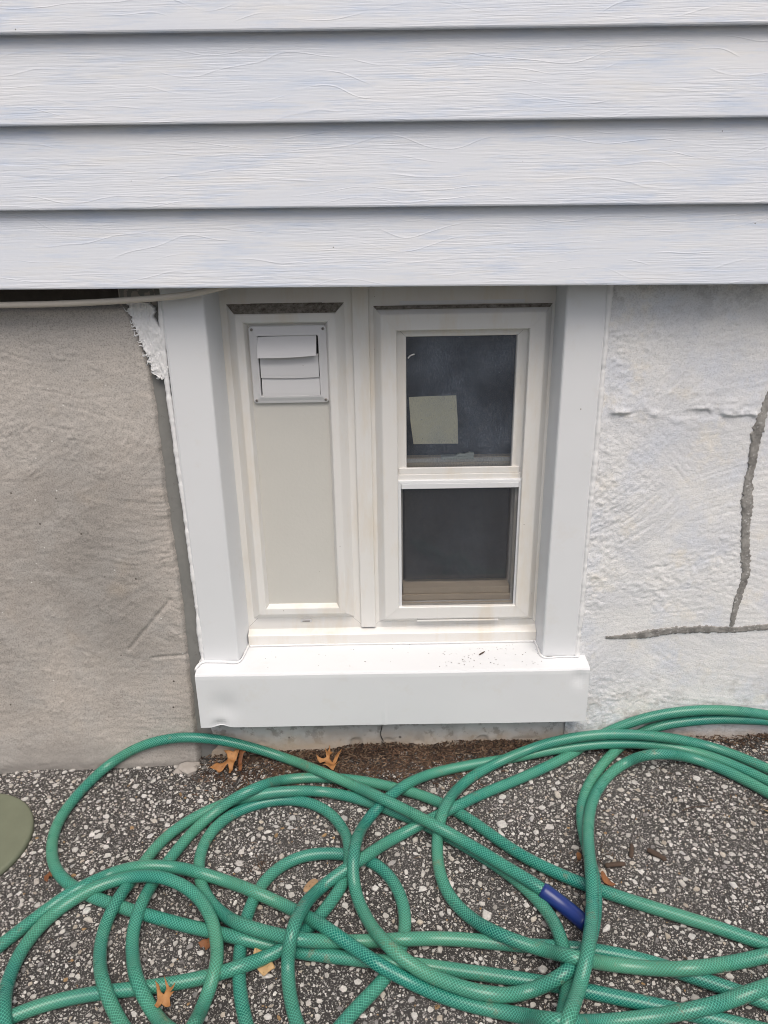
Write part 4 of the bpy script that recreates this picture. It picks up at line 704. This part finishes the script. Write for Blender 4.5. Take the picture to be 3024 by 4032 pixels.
# ------------------------------------------------------------------ litter along the wall
def slivers(n, fx_, cols, smin, smax, wid):
    V = []; F = []; Cc = []
    for i in range(n):
        x_, y_ = fx_(); z_ = float(gz(x_, y_)) + litter_h(x_, y_) + rng.uniform(0, .003)
        l_ = rng.uniform(smin, smax); wd = rng.uniform(*wid); a = rng.uniform(0, 6.28); e = rng.normal(0, .3); bnd = rng.normal(0, .3)
        d = np.array([math.cos(a) * math.cos(e), math.sin(a) * math.cos(e), math.sin(e)]); s_ = np.array([-math.sin(a), math.cos(a), 0]); u = np.array([0, 0, wd * .5]); p = np.array([x_, y_, z_ + .001])
        b0 = len(V); md = p + s_ * bnd * l_ * .3
        for q, ww in ((p - d * l_ / 2, .5), (md, 1), (p + d * l_ / 2, .35)): V += [q - s_ * wd * ww * .5, q + s_ * wd * ww * .5, q + u * ww]
        for k_ in (0, 3): F += [(b0 + k_, b0 + k_ + 3, b0 + k_ + 5, b0 + k_ + 2), (b0 + k_ + 1, b0 + k_ + 2, b0 + k_ + 5, b0 + k_ + 4)]
        c_ = np.array(cols[int(rng.integers(len(cols)))]) * rng.uniform(.6, 1.3); Cc += [(*c_, 1)] * 9
    return V, F, Cc
def litter_h(x_, y_):
    band = np.interp(x_, [-1.2, -.46, -.40, -.32, -.05, .2, .42, .55, .75, 1.2], [0, 0, .5, 1, 1, .85, .7, .35, .5, .5])
    band = band * (.35 + 1.1 * float(vn(x_ * 13, 5.5, 2)))
    return .016 * band * max(0, 1 + y_ / (.018 + .034 * band)) ** 1.3
sx = np.linspace(-.46, 1.0, 220); sy = np.linspace(-.085, .012, 26); X, Y = np.meshgrid(sx, sy)
Z = gz(X, Y) + np.vectorize(litter_h)(X, np.minimum(Y, 0)) + .006 * fbm(X * 60, Y * 60, 2) - .0095
so = obj('soil', *grid(X, Y, Z), M_SOIL, smooth=True); tag(so, 'dark soil drifted against the wall under the sill', 'soil', kind='stuff')
def band_pos():
    while True:
        x_ = min(.6, rng.normal(-.03, .24)) if rng.random() < .86 else rng.uniform(.44, 1.0); y_ = -abs(rng.normal(0, .045 if x_ < .2 else .022))
        y_ *= .35 + 1.5 * float(vn(x_ * 13, 5.5, 2))
        if x_ < -.1: y_ *= 1.2
        if y_ > -.14 and x_ > -.47 + .1 * rng.random(): return x_, y_
br = [(.105, .06, .038), (.15, .092, .06), (.06, .038, .028), (.22, .155, .105), (.04, .03, .025)]
v, f, c = slivers(7500, band_pos, br, .004, .018, (.0010, .0034)); o = obj('leaf_litter', v, f, M_LIT, col=c); tag(o, 'brown shredded leaf litter along the foot of the wall', 'litter', kind='stuff')
def spots():
    cx, cy, s_ = [(-.245, -.315, .022), (.385, -.33, .03), (.30, -.36, .04), (.75, -.21, .03), (-.05, -.36, .3), (.5, -.3, .25)][int(rng.integers(6))]
    return cx + rng.normal(0, s_), min(-.01, cy + rng.normal(0, s_ * .6))
v, f, c = slivers(420, spots, br, .003, .012, (.0006, .0018)); o = obj('scattered_litter', v, f, M_LIT, col=c); tag(o, 'loose brown bits of litter scattered among the paving stones', 'litter', kind='stuff')
ch = lathe([(.0001, .010), (.015, .0105), (.024, .006), (.027, -.003)], 9); v = [(p[0] * (1 + .35 * math.sin(3 * i)), p[1] * .8 * (1 + .3 * math.cos(2 * i)), p[2]) for i, p in enumerate(ch[0])]
o = obj('mortar_chunk', v, ch[1], M_RUBBLE); o.location = (-.445, -.035, -.008); tag(o, 'grey broken lump of mortar at the wall foot beside the oak leaf', 'rubble')

# ------------------------------------------------------------------ leaves
M_L1 = m_leaf('orange_oak_leaf', (.26, .115, .04), (.40, .20, .075)); M_L2 = m_leaf('tan_leaf', (.30, .19, .10), (.42, .28, .16)); M_L3 = m_leaf('rust_leaf', (.13, .05, .022), (.25, .105, .04)); M_L4 = m_leaf('pale_leaf', (.42, .27, .13), (.50, .35, .18))
def lz(x_, y_, d=.003): return (x_, y_, float(gz(x_, y_)) + litter_h(x_, min(y_, 0)) + d)
def leaf(loc, pts, m, label, curl, seed, twist=(0, 0)):
    P = np.array([[int(k) for k in q.split(',')] for q in pts.split()], float) / 10000
    bm = bmesh.new(); bm.faces.new([bm.verts.new((a, b, 0)) for a, b in P]); bmesh.ops.triangulate(bm, faces=bm.faces[:])
    for _ in range(2): bmesh.ops.subdivide_edges(bm, edges=bm.edges[:], cuts=1); bmesh.ops.triangulate(bm, faces=bm.faces[:])
    for q in bm.verts:
        a, b = q.co.x, q.co.y; q.co.z = curl * (a * a + b * b) / .03 + .003 * math.sin(a * 190 + seed) + .003 * math.sin(b * 230 + 2 * seed) + a * twist[0] + b * twist[1]
    bmesh.ops.recalc_face_normals(bm, faces=bm.faces[:])
    me = bpy.data.meshes.new('oak_leaf'); bm.to_mesh(me); bm.free(); me.materials.append(m); me.polygons.foreach_set('use_smooth', [True] * len(me.polygons))
    o = bpy.data.objects.new('oak_leaf', me); C.objects.link(o); o.location = loc; o.modifiers.new('thick', 'SOLIDIFY').thickness = .0006
    return tag(o, label, 'leaf')
leaf((-.3568, -.0457, .012), '-338,-157 -231,-45 -212,-6 -76,66 9,121 -20,204 -104,284 40,250 125,236 218,334 321,298 229,189 181,69 159,-109 157,-325 115,-342 88,-164 44,-42 -19,-98 -99,-172 -147,-267 -179,-148 -260,-174', M_L1, 'orange oak leaf at the wall foot, left of the two under the sill', .25, 1, (.05, .25))
leaf((-.3236, -.0508, .015), '-108,360 175,313 41,206 13,46 54,-116 39,-349 -21,-384 -13,-230 -35,-71 -89,12 -56,212', M_L3, 'rust brown curled leaf overlapping the orange one under the sill', .35, 2, (.5, .2))
leaf((-.1291, -.0424, .016), '-291,64 -138,13 -71,29 -113,258 -54,192 -6,306 13,209 62,226 6,106 -3,25 59,-20 154,129 274,192 225,71 111,-83 47,-139 113,-124 218,-70 145,-205 97,-320 0,-255 -150,-206 -58,-173 -22,-115 -134,-48 -214,-63 -273,2', M_L1, 'orange oak leaf at the wall foot below the middle of the sill', .3, 3, (0, .2))
leaf((-.3517, -.5854, .022), '-180,154 -110,100 -58,-3 -6,-18 7,70 -55,214 12,146 61,93 134,141 120,53 84,4 160,-12 88,-59 129,-172 42,-156 -28,-116 -62,-213 -119,-174 -90,-89 -129,38', M_L1, 'orange brown oak leaf leaning on the hose at lower left', .2, 4, (0, .35))
leaf((-.2087, -.5223, .007), '-158,236 -83,247 -32,159 26,17 131,-16 212,-155 130,-192 36,-234 -77,-143 -186,82', M_L4, 'yellow brown leaf half under the hose, lower left of centre', .12, 5)
leaf(lz(-.312, -.482, .005), '-130,20 -60,70 20,60 80,110 130,30 100,-40 20,-80 -60,-60', M_L3, 'small glossy orange leaf bit beside the inner left hose loop', .5, 6, (0, .3))
leaf(lz(-.640, -.322, .005), '-90,-90 -110,-10 -40,40 -20,120 50,130 40,40 90,0 60,-70 10,-40 -20,-110', M_L3, 'small rust leaf tucked under the hose beside the green lid', .3, 7, (.2, .3))
leaf(lz(.765, -.232, .005), '-330,-20 -190,50 -60,40 20,100 150,80 300,60 320,-40 160,-70 60,-40 -90,-90 -200,-60', M_L4, 'pale tan leaf lying on the paving at the right edge', .08, 8)
leaf(lz(.388, -.388, .010), '-110,80 -70,90 -10,40 50,10 110,-20 140,-50 60,-60 0,-60 -60,-40 -100,10', M_L3, 'dark rust leaf poking out behind the right hose strands', .3, 9, (.1, .7))
leaf(lz(.353, -.328, .006), '-50,-60 -60,20 -20,80 20,60 40,0 10,-70', M_L3, 'tiny rust leaf scrap left of the right hose strands', .3, 10, (.4, .3))
P = [(.5 + .5 * math.cos(a) , .27 * math.sin(a) * (1 + .2 * math.cos(a))) for a in np.linspace(0, 2 * math.pi, 18, endpoint=False)]
v = [((a - .5) * .034, b * .034, .004 * (2 * a - 1)**2 + .002 + .006 * abs(b)) for a, b in P] + [(0, 0, .0015)]
o = obj('oval_leaf', v, [(i, (i + 1) % 18, 18) for i in range(18)], M_L2, smooth=True); o.modifiers.new('thick', 'SOLIDIFY').thickness = .0005
o.location = lz(-.145, -.372, .002); o.rotation_euler = (.1, 0, math.radians(52)); tag(o, 'small oval brown leaf lying flat between hose loops', 'leaf')
for (x_, y_, a, lb) in [(.425, -.108, 10, 'small tan leaf scrap beneath the right hose arch, left one'), (.475, -.105, 35, 'small orange leaf scrap beneath the right hose arch, right one')]:
    o = obj('leaf_scrap', [(0, 0, 0), (.012, .005, .003), (.022, .001, .001), (.013, -.005, .002)], [(0, 1, 2, 3)], M_L2 if a == 10 else M_L3); o.modifiers.new('thick', 'SOLIDIFY').thickness = .0006
    o.location = lz(x_, y_, .002); o.rotation_euler = (0, 0, math.radians(a)); tag(o, lb, 'leaf')
# ------------------------------------------------------------------ bark and twigs
def twig(name, P, r0, label, cat='twig', m=M_BARK, sq=.7):
    P = catmull(P, .0035); n = len(P); r = r0 * (1 + .5 * fbm(np.arange(n) * .7, np.arange(n) * 0 + P[0, 0] * 50, 2)); r[0] *= .6; r[-1] *= .5
    v, f, _ = tube(P, r, 8); v = np.array(v); v[:, 2] = P[:, 2].mean() + (v[:, 2] - P[:, 2].mean()) * sq + .0006 * fbm(v[:, 0] * 400, v[:, 1] * 400, 3)
    return tag(obj(name, v, f, m, smooth=True), label, cat)
def gp_(x_, y_, d): return (x_, y_, float(gz(x_, y_)) + d)
twig('bark_piece', [gp_(.394, -.352, .005), gp_(.41, -.350, .006), (.432, -.349, float(gz(.432, -.349)) + .005)], .0052, 'reddish brown piece of bark lying level beside the hose at right', 'bark')
twig('bark_piece', [gp_(.482, -.318, .005), gp_(.494, -.330, .006), gp_(.508, -.345, .005)], .0055, 'dark slanting piece of bark, rightmost of the bark bits', 'bark')
twig('bark_piece', [gp_(.446, -.335, .005), gp_(.453, -.318, .006), gp_(.458, -.302, .004)], .0042, 'dark upright sliver of bark between the two thicker bark bits', 'bark')
twig('twig', [gp_(.58, -.225, .004), gp_(.60, -.218, .006), gp_(.64, -.215, .005)], .0012, 'thin bent twig on the open paving at right')
twig('twig', [gp_(-.10, -.118, .004), gp_(-.075, -.09, .006), gp_(-.055, -.068, .009), gp_(-.03, -.05, .012)], .0015, 'thin dark twig sloping from the litter below the sill')
twig('twig', [gp_(-.17, -.645, .004), gp_(-.13, -.635, .005), gp_(-.10, -.628, .004)], .0013, 'thin twig on the paving near the bottom of the picture')
twig('twig', [(.199, .000, .2525), (.2125, .012, .2535)], .0016, 'short dark stick lying on top of the white sill')
